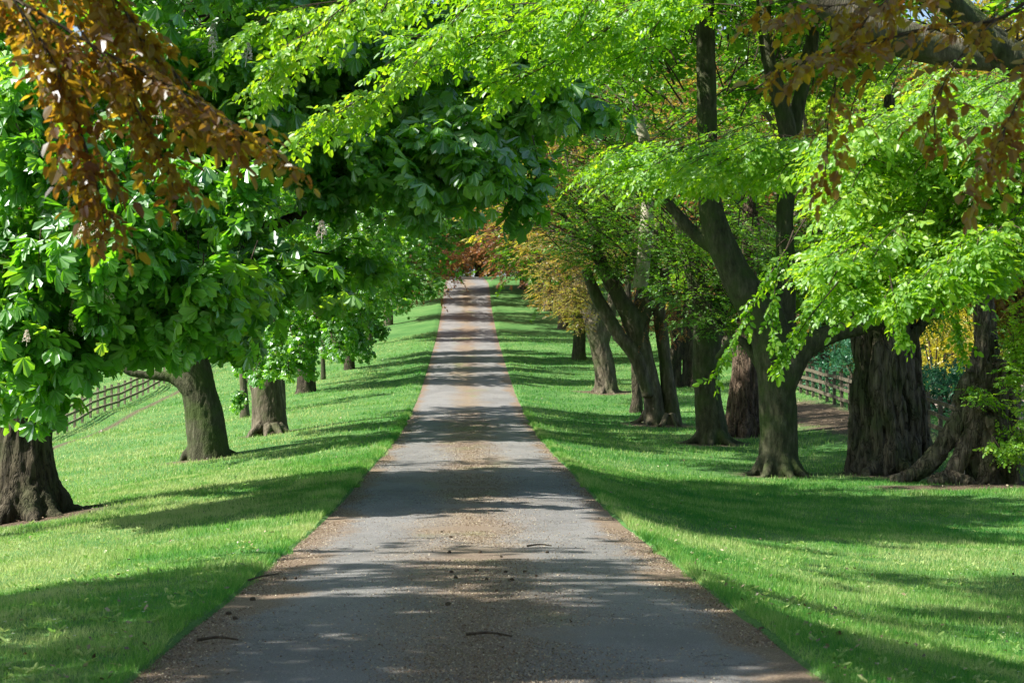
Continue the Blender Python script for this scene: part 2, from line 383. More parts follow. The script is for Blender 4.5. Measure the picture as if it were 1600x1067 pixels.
def shade(P):
    D = P[:, 1] + KX * P[:, 0]; e = P[:, 2] + KZ * P[:, 0] - zroad(D)
    wob = .5 * vnoise(np.stack([D * .35, e * .5, D * 0], -1)) + .25 * vnoise(np.stack([D * 1.3, e * 1.1, D * 0 + 5], -1))
    v = np.interp(D + wob, _sx, _sv)
    rightlit = (e > 2.4) & (e < 13) & (D > 14.2) & (D < 24); v = np.where(rightlit, .0, v)
    leftlit = (e < 2.2) & (D > 19.6) & (D < 34); v = np.where(leftlit, .0, v)
    l2 = (e < .5) & (D > 33.9) & (D < 62); v = np.where(l2, v * .4, v)
    hole = (e > -.6) & (e < 3.0) & (D > 7.6) & (D < 11.2); v = np.where(hole, v * .35, v)
    v = v + np.where(D > 39, .36 * vnoise(np.stack([D * 1.1, e * .12, D * 0 + 2], -1)), .12 * vnoise(np.stack([D * 2.2, e * .3, D * 0 + 2], -1)))
    rshade = (e > 4.3) & (D > 21.8) & (D < 39); v = np.where(rshade, np.maximum(v, .62 + .5 * vnoise(np.stack([D * 1.3, e * .5, D * 0 + 8], -1))), v)
    rs2 = (e > 3.6) & (D >= 39) & (D < 64); v = np.where(rs2, np.maximum(v, np.where(e > 6.5, .9, .45 + .55 * (np.sin(D * 1.9 + .25 * e) > -.2))), v)
    lawn = (e < -4.5) & (D > 34) & (D < 64); v = np.where(lawn, v * .25, v)
    return v
def upper(P):
    px, py, dep = proj(P)
    out = (py < 20) | (px < -60) | (px > 1660) | (dep < 3)
    return out & (rng.random(len(P)) < shade(P))

# ------------------------------------------------------------------ ground
def grid_sheet(name, xs, ys, zf, m, attrs=None, smooth=True):
    X, Y = np.meshgrid(xs, ys); Z = zf(X, Y); n = len(xs)
    V = np.stack([X, Y, Z], -1).reshape(-1, 3)
    i, j = np.meshgrid(np.arange(len(ys) - 1), np.arange(n - 1), indexing='ij')
    Q = np.stack([i * n + j, i * n + j + 1, (i + 1) * n + j + 1, (i + 1) * n + j], -1).reshape(-1, 4)
    o = mesh_obj(name, V, Q, m, None, smooth)
    for k, f in (attrs or {}).items():
        a = o.data.attributes.new(k, 'FLOAT', 'POINT'); a.data.foreach_set("value", f(X, Y).ravel().astype(np.float32))
    return o
def dirt_of(x, y):
    """bare litter-covered earth: by the right-hand fence and under the old trunks"""
    nz = .5 * n2(x, y, .9, 31) + .3 * n2(x, y, 2.6, 33)
    d = 0
    for cx, cy_, rx, ry in ((12.1, 65, 1.6, 11), (12.6, 44.2, 1.9, 1.1), (10.8, 43.0, 2.2, .8), (10, 47.0, 1.3, 1.0), (7.2, 46.6, .9, .9), (14, 30, 2, 20), (-6.3, 65.2, 1.1, 1.0), (-7.4, 54.4, .8, .6),
                            (6.3, 66.5, 1.3, 1.1), (7, 57, 1.0, 1.0), (5.8, 83.4, 1.2, 1.2), (-8, 36.2, 1.5, 1.1), (-15.1, 75, .22, 40), (8.4, 60, 1.2, 1)):
        q = 1.25 - np.sqrt(((x - cx) / rx) ** 2 + ((y - cy_) / ry) ** 2) + nz * .45
        d = np.maximum(d, np.clip(q * 2.2, 0, 1))
    return d
xs = np.concatenate([-np.geomspace(600, 30, 26), np.arange(-28, -2.4, .35), np.arange(-2.3, -1.79, .05), np.linspace(-1.7, 1.7, 9), np.arange(1.8, 2.31, .05), np.arange(2.4, 28, .35), np.geomspace(30, 600, 26)])
ys = np.concatenate([np.arange(-60, 8, 3), np.arange(8, 120, .35), np.arange(120, 260, 1.0), np.geomspace(262, 1150, 30)])

m, nt, out, N = mat("lawn"); L = nt.links.new
tc = N("ShaderNodeTexCoord")
a1 = N("ShaderNodeTexNoise"); a1.inputs['Scale'].default_value = .5; a1.inputs['Detail'].default_value = 7; L(tc.outputs['Object'], a1.inputs['Vector'])
a2 = N("ShaderNodeTexNoise"); a2.inputs['Scale'].default_value = 45; a2.inputs['Detail'].default_value = 4; L(tc.outputs['Object'], a2.inputs['Vector'])
s1 = N("ShaderNodeMath", operation='MULTIPLY_ADD'); L(a2.outputs['Fac'], s1.inputs[0]); s1.inputs[1].default_value = .55
s0 = N("ShaderNodeMath", operation='MULTIPLY'); L(a1.outputs['Fac'], s0.inputs[0]); s0.inputs[1].default_value = .5; L(s0.outputs[0], s1.inputs[2])
gr = ramp(N, [(.30, (.03, .10, .025)), (.5, (.07, .18, .045)), (.62, (.13, .24, .07)), (.8, (.22, .3, .12))]); L(s1.outputs[0], gr.inputs[0])
a3 = N("ShaderNodeTexNoise"); a3.inputs['Scale'].default_value = 22; a3.inputs['Detail'].default_value = 6; L(tc.outputs['Object'], a3.inputs['Vector'])
dr = ramp(N, [(.35, (.045, .032, .02)), (.5, (.11, .08, .052)), (.62, (.21, .16, .115)), (.8, (.34, .28, .22))]); L(a3.outputs['Fac'], dr.inputs[0])
at_ = N("ShaderNodeAttribute", attribute_name="dirt")
mx = N("ShaderNodeMix", data_type='RGBA'); L(at_.outputs['Fac'], mx.inputs[0]); L(gr.outputs[0], mx.inputs[6]); L(dr.outputs[0], mx.inputs[7])
b = N("ShaderNodeBump"); b.inputs['Strength'].default_value = 1; b.inputs['Distance'].default_value = .05; L(a2.outputs['Fac'], b.inputs['Height'])
p = N("ShaderNodeBsdfPrincipled"); p.inputs['Roughness'].default_value = .9; p.inputs['Specular IOR Level'].default_value = .15
L(mx.outputs[2], p.inputs['Base Color']); L(b.outputs[0], p.inputs['Normal']); L(p.outputs[0], out.inputs[0])
lawn = tag(grid_sheet('lawn', xs, ys, zground, m, {'dirt': dirt_of}), kind='structure')

# the drive: asphalt with a mossy, litter-strewn middle and edges
m, nt, out, N = mat("asphalt"); L = nt.links.new
tc = N("ShaderNodeTexCoord"); sx = N("ShaderNodeSeparateXYZ"); L(tc.outputs['Object'], sx.inputs[0])
def tex(scale, det=5, st=None, rough=.6):
    n = N("ShaderNodeTexNoise"); n.inputs['Scale'].default_value = scale; n.inputs['Detail'].default_value = det; n.inputs['Roughness'].default_value = rough
    if st:
        mp = N("ShaderNodeMapping"); mp.inputs['Scale'].default_value = st; L(tc.outputs['Object'], mp.inputs[0]); L(mp.outputs[0], n.inputs['Vector'])
    else: L(tc.outputs['Object'], n.inputs['Vector'])
    return n.outputs['Fac']
def mth(op, a, b=None, c=None, clamp=False):
    n = N("ShaderNodeMath", operation=op); n.use_clamp = clamp
    for i, v in enumerate((a, b, c)):
        if v is None: continue
        if isinstance(v, (int, float)): n.inputs[i].default_value = v
        else: L(v, n.inputs[i])
    return n.outputs[0]
def mixc(f, a, b):
    n = N("ShaderNodeMix", data_type='RGBA'); L(f, n.inputs[0])
    for i, v in ((6, a), (7, b)):
        if isinstance(v, tuple): n.inputs[i].default_value = (*v, 1)
        else: L(v, n.inputs[i])
    return n.outputs[2]
fine = tex(120, 5, None, .7); grit = tex(38, 6, None, .75)
asp = ramp(N, [(.35, (.10, .098, .095)), (.5, (.19, .187, .182)), (.65, (.30, .295, .285))]); L(fine, asp.inputs[0])
big = tex(.55, 4, (1, .35, 1)); ax = mth('ABSOLUTE', sx.outputs['X'])
pt = ramp(N, [(.42, (.80, .80, .80)), (.56, (1, 1, 1))]); L(tex(.8, 4, (1, .45, 1)), pt.inputs[0])
vc = N("ShaderNodeTexVoronoi", feature='DISTANCE_TO_EDGE'); vc.inputs['Scale'].default_value = .55
wv = N("ShaderNodeVectorMath", operation='ADD'); L(tc.outputs['Object'], wv.inputs[0]); nz_ = N("ShaderNodeTexNoise"); nz_.inputs['Scale'].default_value = 3; nz_.inputs['Detail'].default_value = 5; L(tc.outputs['Object'], nz_.inputs['Vector']); L(nz_.outputs['Color'], wv.inputs[1]); L(wv.outputs[0], vc.inputs['Vector'])
ck_ = mth('MULTIPLY_ADD', vc.outputs['Distance'], 90, .25, True)
am = N("ShaderNodeMix", data_type='RGBA', blend_type='MULTIPLY'); am.inputs[0].default_value = 1; L(asp.outputs[0], am.inputs[6]); L(pt.outputs[0], am.inputs[7])
am2 = N("ShaderNodeMix", data_type='RGBA', blend_type='MULTIPLY'); am2.inputs[0].default_value = .8; L(am.outputs[2], am2.inputs[6]); L(ck_, am2.inputs[7]); asp_out = am2.outputs[2]
# middle strip
cen = mth('SUBTRACT', 1.15, mth('MULTIPLY', mth('ABSOLUTE', mth('ADD', sx.outputs['X'], .02)), 1.25))
cen = mth('ADD', cen, mth('MULTIPLY', mth('SUBTRACT', big, .5), 3.4))
cenf = mth('MULTIPLY', mth('MULTIPLY_ADD', mth('ADD', cen, mth('MULTIPLY', mth('SUBTRACT', grit, .5), 4.0)), 1.1, -.1, True), .92)
lit1 = ramp(N, [(.36, (.05, .034, .022)), (.46, (.15, .105, .065)), (.55, (.28, .215, .14)), (.66, (.46, .38, .27))]); L(tex(60, 6, None, .8), lit1.inputs[0])
litr = ramp(N, [(.38, (.05, .035, .026)), (.48, (.13, .09, .065)), (.58, (.24, .18, .135)), (.7, (.35, .29, .23))]); L(tex(50, 6, None, .8), litr.inputs[0])
redm = ramp(N, [(.48, (0, 0, 0)), (.62, (1, 1, 1))]); L(tex(.16, 3, (1, .6, 1)), redm.inputs[0])
midc = mixc(redm.outputs[0], lit1.outputs[0], litr.outputs[0])
mossf = ramp(N, [(.56, (0, 0, 0)), (.66, (.8, .8, .8))]); L(tex(.4, 5, (1.4, .5, 1)), mossf.inputs[0])
midc = mixc(mth('MULTIPLY', mossf.outputs[0], mth('MULTIPLY_ADD', grit, 3, -1, True)), midc, (.12, .19, .03))
c1 = mixc(cenf, asp_out, midc)
near = mth('MULTIPLY', mth('MULTIPLY_ADD', sx.outputs['Y'], -.055, 1.85, True), .2)
edge = mth('SUBTRACT', mth('MULTIPLY', mth('SUBTRACT', mth('ADD', ax, near), 1.62), 3.0), .0)
edge = mth('ADD', edge, mth('MULTIPLY', mth('SUBTRACT', tex(1.0, 5, (1, .5, 1)), .5), 4.5))
edgef = mth('MULTIPLY_ADD', mth('ADD', edge, mth('MULTIPLY', mth('SUBTRACT', grit, .5), 3)), 1.2, .1, True)
c2 = mixc(edgef, c1, mixc(tex(9, 3), lit1.outputs[0], litr.outputs[0]))
# flecks of fallen petals and bud scales
v = N("ShaderNodeTexVoronoi"); v.inputs['Scale'].default_value = 16; L(tc.outputs['Object'], v.inputs['Vector'])
fl = mth('LESS_THAN', v.outputs['Distance'], .12)
c3 = mixc(mth('MULTIPLY', fl, mth('GREATER_THAN', tex(7, 2), .52)), c2, (.5, .46, .34))
b = N("ShaderNodeBump"); b.inputs['Strength'].default_value = .9; b.inputs['Distance'].default_value = .012; L(mth('ADD', fine, grit), b.inputs['Height'])
p = N("ShaderNodeBsdfPrincipled"); p.inputs['Roughness'].default_value = .8; p.inputs['Specular IOR Level'].default_value = .3
L(c3, p.inputs['Base Color']); L(b.outputs[0], p.inputs['Normal']); L(p.outputs[0], out.inputs[0])
rx = np.array([-2.03, -1.9, -1.6, -1.2, -.8, -.4, 0, .4, .8, 1.2, 1.6, 1.9, 2.03])
ryy = np.concatenate([np.arange(-40, 130, .4), np.arange(130, 236, .8)])
def zr(x, y): return zroad(y) + .03 * (1 - (x / 2.03) ** 2) - .02 + .006 * n2(x, y, 1.1, 5)
def curve_x(y): return np.where(y > 178, .0022 * np.clip(y - 178, 0, 99) ** 2, 0)
road = grid_sheet('drive', rx, ryy, zr, m)
co = np.zeros(len(road.data.vertices) * 3, np.float32); road.data.vertices.foreach_get('co', co); co = co.reshape(-1, 3)
co[:, 0] += (.07 * n2(co[:, 0] * 0 + np.sign(co[:, 0]) * 3, co[:, 1], .8, 7) + .04 * n2(co[:, 0] * 0 + np.sign(co[:, 0]) * 9, co[:, 1], 2.1, 8)) * (np.abs(co[:, 0]) > 1.8)
road.data.vertices.foreach_set('co', co.ravel()); road.name = 'drive'; tag(road, kind='structure')
mat_road = m

# ------------------------------------------------------------------ grass
def in_view_lawn(n, y0, y1, pw):
    u = rng.random(n); q = 1 - pw
    Y = (y0 ** q + u * (y1 ** q - y0 ** q)) ** (1 / q)
    lo = -.238 * Y - 1.0; hi = .285 * Y + 1.0; X = lo + rng.random(n) * (hi - lo)
    return X, Y
def blades(n, y0, y1, h0, w0, edge=False, wpow=.75):
    X, Y = in_view_lawn(n, y0, y1, .72)
    if edge:
        X = (2.0 + np.abs(rng.normal(0, .13, n)) - .09 + .10 * n2(Y * 0 + 3, Y, 1.0, 7) + .06 * n2(Y * 0 + 5, Y, 3.0, 7)) * rng.choice([-1, 1], n)
    k = (np.abs(X) > 1.93 + .06 * n2(X * 0, Y, 1.3, 7)) & (rng.random(n) > dirt_of(X, Y) * 1.3)
    X, Y = X[k], Y[k]; n = len(X); Z = zground(X, Y)
    sc_ = (np.maximum(Y, 11) / 11) ** wpow
    patch = .5 + .7 * n2(X, Y, .8, 12) + .6 * n2(X, Y, 3.1, 13) + .5 * n2(X, Y, 7, 14)
    H = h0 * rng.uniform(.45, 1.3, n) * np.clip(.7 + .5 * patch, .3, 1.8) * np.minimum(sc_ ** .4, 1.8); Wd = w0 * sc_ * rng.uniform(.7, 1.3, n)
    if edge: H *= 1.0
    a = rng.random(n) * 2 * math.pi; le = rng.uniform(.1, .75, n)
    B = np.stack([X, Y, Z - .01], -1); s = np.stack([np.cos(a), np.sin(a), a * 0], -1) * Wd[:, None] * .5
    b = rng.random(n) * 2 * math.pi; T = B + np.stack([np.cos(b) * le * H, np.sin(b) * le * H, H * np.sqrt(1 - le ** 2 * .6)], -1)
    V = np.stack([B - s, B + s, T], 1).reshape(-1, 3); Q = np.arange(3 * n).reshape(-1, 3)
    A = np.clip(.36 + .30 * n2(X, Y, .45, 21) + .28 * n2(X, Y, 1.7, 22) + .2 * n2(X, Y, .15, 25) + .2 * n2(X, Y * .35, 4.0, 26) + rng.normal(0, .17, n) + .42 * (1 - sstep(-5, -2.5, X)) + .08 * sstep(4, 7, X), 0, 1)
    return V, Q, A
g = Geo()
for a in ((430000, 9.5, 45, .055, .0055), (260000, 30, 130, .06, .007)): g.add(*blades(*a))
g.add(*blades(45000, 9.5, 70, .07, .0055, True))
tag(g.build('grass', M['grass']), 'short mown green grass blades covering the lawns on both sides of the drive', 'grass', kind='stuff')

# broad weeds in the turf
def weeds(n, y0, y1):
    g = Geo(); X, Y = in_view_lawn(n, y0, y1, .9); k = np.abs(X) > 2.1; X, Y = X[k], Y[k]
    for x, y in zip(X, Y):
        if n2(x, y, .35, 50) < -.05: continue
        z = float(zground(x, y)); t = rng.random()
        for q in range(rng.integers(4, 8)):
            a = rng.random() * 6.28; V, Q = leaf2(np.array([x, y, z]), [math.cos(a), math.sin(a), rng.uniform(.3, 1.3)], rnd_up(rng), rng.uniform(.04, .085), .025, .6, .2, .3)
            g.add(V, Q, np.full(2, np.clip(t * .5 + .5, 0, 1)))
    return g
tag(weeds(2600, 9.5, 45).build('weeds', M['grass']), 'broad-leaved weeds scattered through the mown turf', 'weeds', kind='stuff')

# litter on the drive: crumbs, cones and twigs
m_lit = leaf_mat("litter", [(0, (.05, .03, .018)), (.5, (.16, .10, .055)), (.8, (.30, .22, .12)), (1, (.5, .45, .3))], [(0, (.05, .03, .01)), (1, (.3, .2, .1))], .12, .03, .6)
n = 110000; q = rng.random(n); Y = 10 + 60 * q ** 1.9
side = rng.random(n)
X = np.where(side < .5, rng.normal(0, .42, n) + .1, np.where(side < .85, rng.choice([-1, 1], n) * (1.98 - np.abs(rng.normal(0, .22, n))), rng.uniform(-1.9, 1.9, n)))
k = (n2(X, Y, .9, 41) > -.35) & (np.abs(X) < 2.05); X, Y = X[k], Y[k]; n = len(X); s = rng.uniform(.003, .009, n) * (1 + (Y - 10) / 60)
a = rng.random(n) * 6.28; B = np.stack([X, Y, zr(X, Y) + .006], -1)
d = np.stack([np.cos(a), np.sin(a), rng.normal(0, .25, n)], -1); e = np.stack([-np.sin(a), np.cos(a), rng.normal(.1, .3, n)], -1)
V = np.stack([B - d * s[:, None], B + e * s[:, None] * .5 + [0, 0, .004], B + d * s[:, None], B - e * s[:, None] * .5], 1).reshape(-1, 3)
g = Geo(); g.add(V, np.arange(4 * n).reshape(-1, 4), rng.random(n) ** .8)
tag(g.build('leaf_litter', m_lit), 'brown bud scales and dry crumbs strewn along the middle and edges of the drive', 'leaf litter', kind='stuff')

X, Y = in_view_lawn(16000, 10, 90, .8); wgt = dirt_of(X, Y) * 1.0 + .07 + .25 * (np.abs(np.abs(X) - 2.2) < .25)
k = (np.abs(X) > 2.0) & (rng.random(len(X)) < wgt); X, Y = X[k], Y[k]; n = len(X); s = rng.uniform(.012, .026, n) * (1 + (Y - 10) / 90); a = rng.random(n) * 6.28
B = np.stack([X, Y, zground(X, Y) + .035], -1); d = np.stack([np.cos(a), np.sin(a), rng.normal(0, .4, n)], -1); e = np.stack([-np.sin(a), np.cos(a), rng.normal(.1, .5, n)], -1)
V = np.stack([B - d * s[:, None], B + e * s[:, None] * .6, B + d * s[:, None], B - e * s[:, None] * .6], 1).reshape(-1, 3)
g = Geo(); g.add(V, np.arange(4 * n).reshape(-1, 4), rng.random(n))
tag(g.build('fallen_leaves', m_lit), 'dry brown leaves fallen in the grass and on the bare earth under the trees', 'fallen leaves', kind='stuff')
X, Y = in_view_lawn(900, 10, 50, .9); k = (np.abs(X) > 2.3) & (n2(X, Y, .5, 61) > .15); X, Y = X[k], Y[k]; g = Geo()
for x, y in zip(X, Y):
    z = float(zground(x, y)) + .06; r_ = rng.uniform(.008, .013); a = rng.random() * 6
    for q in range(6):
        V, Q = leaf2(np.array([x, y, z]), [math.cos(a + q), math.sin(a + q), .25], [0, 0, 1.], r_, r_ * .7); g.add(V, Q, [.9, .9])
m_daisy = leaf_mat('daisy_petal', [(0, (.75, .75, .72)), (1, (.8, .8, .76))], [(0, (.5, .5, .45)), (1, (.5, .5, .45))], .3, .02, .5)
tag(g.build('daisies', m_daisy), 'tiny white daisies dotted through the mown grass', 'daisies', kind='stuff')
def lump_mesh(r, sub=2):
    import bmesh
    bm = bmesh.new(); bmesh.ops.create_icosphere(bm, subdivisions=sub, radius=r)
    for v_ in bm.verts: v_.co *= 1 + .25 * float(vnoise(np.array(v_.co[:]) * 40 / 1)); v_.co.z *= .8
    me = bpy.data.meshes.new("seed_husk"); bm.to_mesh(me); bm.free(); me.materials.append(M['twig']); return me
husk = lump_mesh(.016)
hs = [(705, 905), (712, 915), (745, 903), (760, 918), (790, 905), (776, 936), (700, 958), (357, 967), (367, 976), (462, 912), (445, 912), (750, 873), (783, 880), (702, 873), (1020, 857), (1205, 985), (855, 873), (800, 918), (820, 905), (838, 912), (690, 840), (704, 848), (1190, 992), (395, 945)]
for i, (px, py) in enumerate(hs):
    P = hit(px, py); o = bpy.data.objects.new('seed_husk', husk); COL.objects.link(o)
    o.location = (P[0], P[1], float(zr(P[0], P[1])) + .010); o.rotation_euler = (rng.random() * 3, 0, rng.random() * 6); s = rng.uniform(.8, 1.4); o.scale = (s, s, s)
    tag(o, 'small dark seed husk lying among the litter on the drive', 'seed husk', 'seed husks on the drive')
for (p0, p1, lab, c) in (((372, 911), (435, 905), 'bent dark twig at the left edge of the drive by the grass', 'twig'),
                         ((308, 1013), (372, 1015), 'dark twig lying on the near left of the drive among brown litter', 'twig'),
                         ((824, 864), (862, 863), 'short reddish twig lying in the sunlit band of the drive', 'twig'),
                         ((728, 1008), (800, 1012), 'thin dark twig across the middle of the drive in the nearest shade', 'twig')):
    a, b = hit(*p0), hit(*p1); g = Geo(); z = lambda P: np.array([P[0], P[1], float(zr(np.clip(P[0], -2, 2), P[1])) + .018])
    a, b = z(a), z(b); mid = (a + b) / 2 + [0, .05, .012]
    tube(g, spline([a, mid, b], 8), np.linspace(.011, .006, 8), 6); tube(g, spline([mid, mid + (b - a) * .25 + [0, -.12, .01]], 4), np.linspace(.006, .003, 4), 5)
    tag(g.build('twig', M['twig'], origin=a), lab, c)

# ------------------------------------------------------------------ fences
m, nt, out, N = mat("weathered_wood"); L = nt.links.new
tc = N("ShaderNodeTexCoord"); n_ = N("ShaderNodeTexNoise"); n_.inputs['Scale'].default_value = 7; n_.inputs['Detail'].default_value = 6; L(tc.outputs['Object'], n_.inputs['Vector'])
r_ = ramp(N, [(.3, (.10, .08, .055)), (.55, (.22, .185, .13)), (.75, (.34, .30, .22))]); L(n_.outputs['Fac'], r_.inputs[0])
p = N("ShaderNodeBsdfPrincipled"); p.inputs['Roughness'].default_value = .9; L(r_.outputs[0], p.inputs['Base Color']); L(p.outputs[0], out.inputs[0])
M['wood'] = m
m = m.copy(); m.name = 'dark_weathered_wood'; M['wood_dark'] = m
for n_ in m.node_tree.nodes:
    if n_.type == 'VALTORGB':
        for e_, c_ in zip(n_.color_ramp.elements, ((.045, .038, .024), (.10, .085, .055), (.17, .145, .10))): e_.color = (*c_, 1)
def box_geo(g, c, d, u, L_, W, H):
    """box of length L_ along d, height H along u, centred at c"""
    d = norm(d); s = norm(np.cross(d, u)); u = np.cross(s, d); V = []
    for a in (-.5, .5):
        for b in (-.5, .5):
            for e in (-.5, .5): V.append(np.asarray(c) + d * L_ * a + s * W * b + u * H * e)
    g.add(V, [[0, 1, 3, 2], [4, 6, 7, 5], [0, 4, 5, 1], [2, 3, 7, 6], [0, 2, 6, 4], [1, 5, 7, 3]])
def fence(fx, y0, y1, step, label, H=1.2, wood='wood'):
    yy = np.arange(y0, y1, step); X = fx(yy); Z = zground(X, yy)
    t = thing('post_and_rail_fence', (X[0], yy[0], Z[0]), label, 'fence')
    for i in range(len(yy)):
        g = Geo(); h = H + rng.normal(0, .02); le = rng.normal(0, .02, 2)
        box_geo(g, [X[i] + le[0] * .5, yy[i] + le[1] * .5, Z[i] + h / 2 - .1], [1, 0, 0], [le[0], le[1], 1.], .10, .12, h + .2)
        g.build('post', M[wood], t)
    for hz in (.32, .68, 1.03):
        for i in range(0, len(yy) - 1, 2):
            j = min(i + 2, len(yy) - 1)
            a = np.array([X[i], yy[i], Z[i] + hz + rng.normal(0, .015)]); b = np.array([X[j], yy[j], Z[j] + hz + rng.normal(0, .015)])
            sgn = -1 if X[0] > 0 else 1
            g = Geo(); box_geo(g, (a + b) / 2 + [sgn * .085, 0, 0], b - a, [0, 0, 1.], np.linalg.norm(b - a), .04, .11); g.build('rail', M[wood], t)
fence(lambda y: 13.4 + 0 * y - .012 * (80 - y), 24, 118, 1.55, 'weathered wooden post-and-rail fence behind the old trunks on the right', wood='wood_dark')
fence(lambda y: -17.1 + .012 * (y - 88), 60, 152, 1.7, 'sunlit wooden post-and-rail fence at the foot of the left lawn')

# ------------------------------------------------------------------ trunks
def trunk(tree, strokes, voxel, m, amp=.015, freq=(9, 9, 2.0), big=.03, ridged=True, name='trunk'):
    g = Geo()
    for st in strokes:
        P, rad = st[0], st[1]; n = max(8, int(len(P) * 6)); C = spline(P, n)
        rr = np.interp(np.linspace(0, len(P) - 1, n), np.arange(len(P)), rad)
        tube(g, C, rr, 12, cap=True)
    V, Q, A = g.arrays(); me = mesh_data('tmp', V, Q, None, False); ob = bpy.data.objects.new('tmp', me); COL.objects.link(ob)
    md = ob.modifiers.new('r', 'REMESH'); md.mode = 'VOXEL'; md.voxel_size = voxel; md.adaptivity = 0
    ms = ob.modifiers.new('s', 'SMOOTH'); ms.factor = .5; ms.iterations = 6
    dg = bpy.context.evaluated_depsgraph_get(); new = bpy.data.meshes.new_from_object(ob.evaluated_get(dg))
    bpy.data.objects.remove(ob); bpy.data.meshes.remove(me)
    n = len(new.vertices); co = np.zeros(n * 3, np.float32); new.vertices.foreach_get('co', co); co = co.reshape(-1, 3).astype(float)
    no = np.zeros(n * 3, np.float32); new.vertices.foreach_get('normal', no); no = no.reshape(-1, 3)
    v = fbm(co * np.array(freq), 2)
    if ridged: v = 1 - 2 * np.abs(v)
    d = amp * v + big * fbm(co * [1.6, 1.6, .9], 2)
    co = co + no * d[:, None] - np.array(tree.location)
    new.vertices.foreach_set('co', co.astype(np.float32).ravel()); new.polygons.foreach_set('use_smooth', np.ones(len(new.polygons), bool))
    new.materials.clear(); new.materials.append(m); new.name = name; new.update()
    o = bpy.data.objects.new(name, new); COL.objects.link(o); o.parent = tree; return o
SLIM = .9
def pxs(pts, Y):
    """points given as (px, py, half width in px[, depth offset]) at depth Y"""
    P, r = [], []
    for q in pts:
        q = (q[0], q[1], q[2] * SLIM) + tuple(q[3:])
        y = Y + (q[3] if len(q) > 3 else 0); P.append(at(q[0], q[1], y)); r.append(q[2] * y / F)
    return P, r
def roots(base, r, n=7, l=1.0, th=.28, seed=0, h=.45):
    rr = np.random.default_rng(seed); out = []
    for i in range(n):
        a = 2 * math.pi * (i + rr.uniform(-.3, .3)) / n; d = np.array([math.cos(a), math.sin(a), 0]); ln = l * rr.uniform(.7, 1.3)
        p0 = base + d * r * .55 + [0, 0, h]; p1 = base + d * (r + .12 * ln) + [0, 0, .10]; p2 = base + d * (r + .5 * ln); p2[2] = float(zground(p2[0], p2[1])) - .03
        p3 = base + d * (r + .9 * ln); p3[2] = float(zground(p3[0], p3[1])) - .13
        out.append(([p0, p1, p2, p3], [r * .34, r * th * .85, r * th * .45, r * .06]))
    return out
def generic_strokes(x, y, r, H, seed, lean=(0, 0), nl=5):
    rr = np.random.default_rng(seed); z = float(zground(x, y)); top = np.array([x + lean[0], y + lean[1], z + H])
    b = np.array([x, y, z - .2]); S = [([b, b + [lean[0] * .1, 0, .6], b * .55 + top * .45, top], [r * 1.45, r * 1.05, r * .85, r * .3])]
    for i in range(nl):
        h = rr.uniform(.3, .8); a = 6.28 * i / nl + rr.uniform(-.4, .4); p = b + (top - b) * h; ln = H * rr.uniform(.35, .6)
        d = np.array([math.cos(a), math.sin(a), rr.uniform(.5, 1.1)])
        S.append(([p, p + d * ln * .4, p + d * ln + [0, 0, ln * .15]], [r * .5, r * .33, r * .12]))
    return S
def canopy(cr, x, y, zc, rx, ry, rz, n, style, detail, keep, L=2.4, low=-1.0, scale=1.0, nsub=9, sp=.3):
    """boughs whose tips are spread over and through an egg-shaped crown"""
    u = norm(rng.normal(0, 1, (n * 2, 3))); u = u[u[:, 2] > low][:n]; q = rng.uniform(.5, 1.0, len(u)) ** .7
    tips = np.array([x, y, zc]) + u * np.array([rx, ry, rz]) * q[:, None]
    c = np.array([x, y, zc - rz * .35]); d = norm(c - tips + rng.normal(0, .5, tips.shape))
    rts = tips + d * (L * rng.uniform(.7, 1.3, len(u)))[:, None]
    dd, ss = cr.d, cr.sc; cr.d, cr.sc = detail, scale
    cr.boughs(rts, tips, style, keep, nsub=nsub, spacing=sp, r0=.03); cr.d, cr.sc = dd, ss

def shaded_keep(P): return rng.random(len(P)) < shade(P) * .93 + .07

# ================================================================== the right-hand row
# --- R1: the beech with the long low limb
Y = 46.7; b = hit(1215, 742)
T = thing('beech_tree', b, 'dark smooth beech forking low, a heavy limb reaching right over the lawn', 'tree')
trunk(T, [pxs([(1216, 750, 42), (1216, 720, 35), (1215, 640, 33), (1210, 560, 34), (1195, 500, 35), (1165, 455, 31), (1135, 400, 26), (1112, 330, 22), (1106, 230, 18), (1103, 100, 16), (1100, -60, 14), (1090, -250, 9)], Y),
          pxs([(1215, 600, 30), (1222, 520, 24), (1228, 430, 18), (1226, 340, 15), (1232, 260, 15), (1228, 190, 15), (1205, 110, 13), (1195, 40, 12), (1190, -80, 10)], Y + .3),
          pxs([(1230, 250, 13), (1245, 180, 13), (1262, 100, 12), (1275, 20, 10), (1290, -80, 7)], Y + .6),
          pxs([(1218, 610, 26), (1250, 552, 21), (1290, 525, 18), (1345, 510, 16), (1400, 488, 14, -.5), (1470, 452, 11, -1), (1540, 440, 8, -1.5)], Y - .1),
          pxs([(1130, 395, 15), (1085, 365, 12), (1050, 325, 8), (1020, 290, 5)], Y + .2),
          pxs([(1200, 590, 12), (1155, 530, 7, .3), (1120, 560, 5, .5)], Y + .5)]
      + roots(b, .46, 9, .8, .26, 3, .5),
      .035, M['bark_beech'], .010, (14, 14, 3), .03)
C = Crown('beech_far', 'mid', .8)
src = at(1180, 420, Y)
C.fill(1150, 240, 110, 40, Y, 1.5, 16, 1.6, src, nsub=8, spacing=.2)
C.fill(960, 230, 90, 60, Y, 1.5, 26, 1.6, src, nsub=8, spacing=.2)
C.fill(1330, 50, 110, 70, Y + 1.5, 1.5, 18, 1.6, src, nsub=8, spacing=.2)
C.fill(1150, 10, 200, 40, Y + 1.5, 1.5, 14, 1.7, src, nsub=8, spacing=.2)
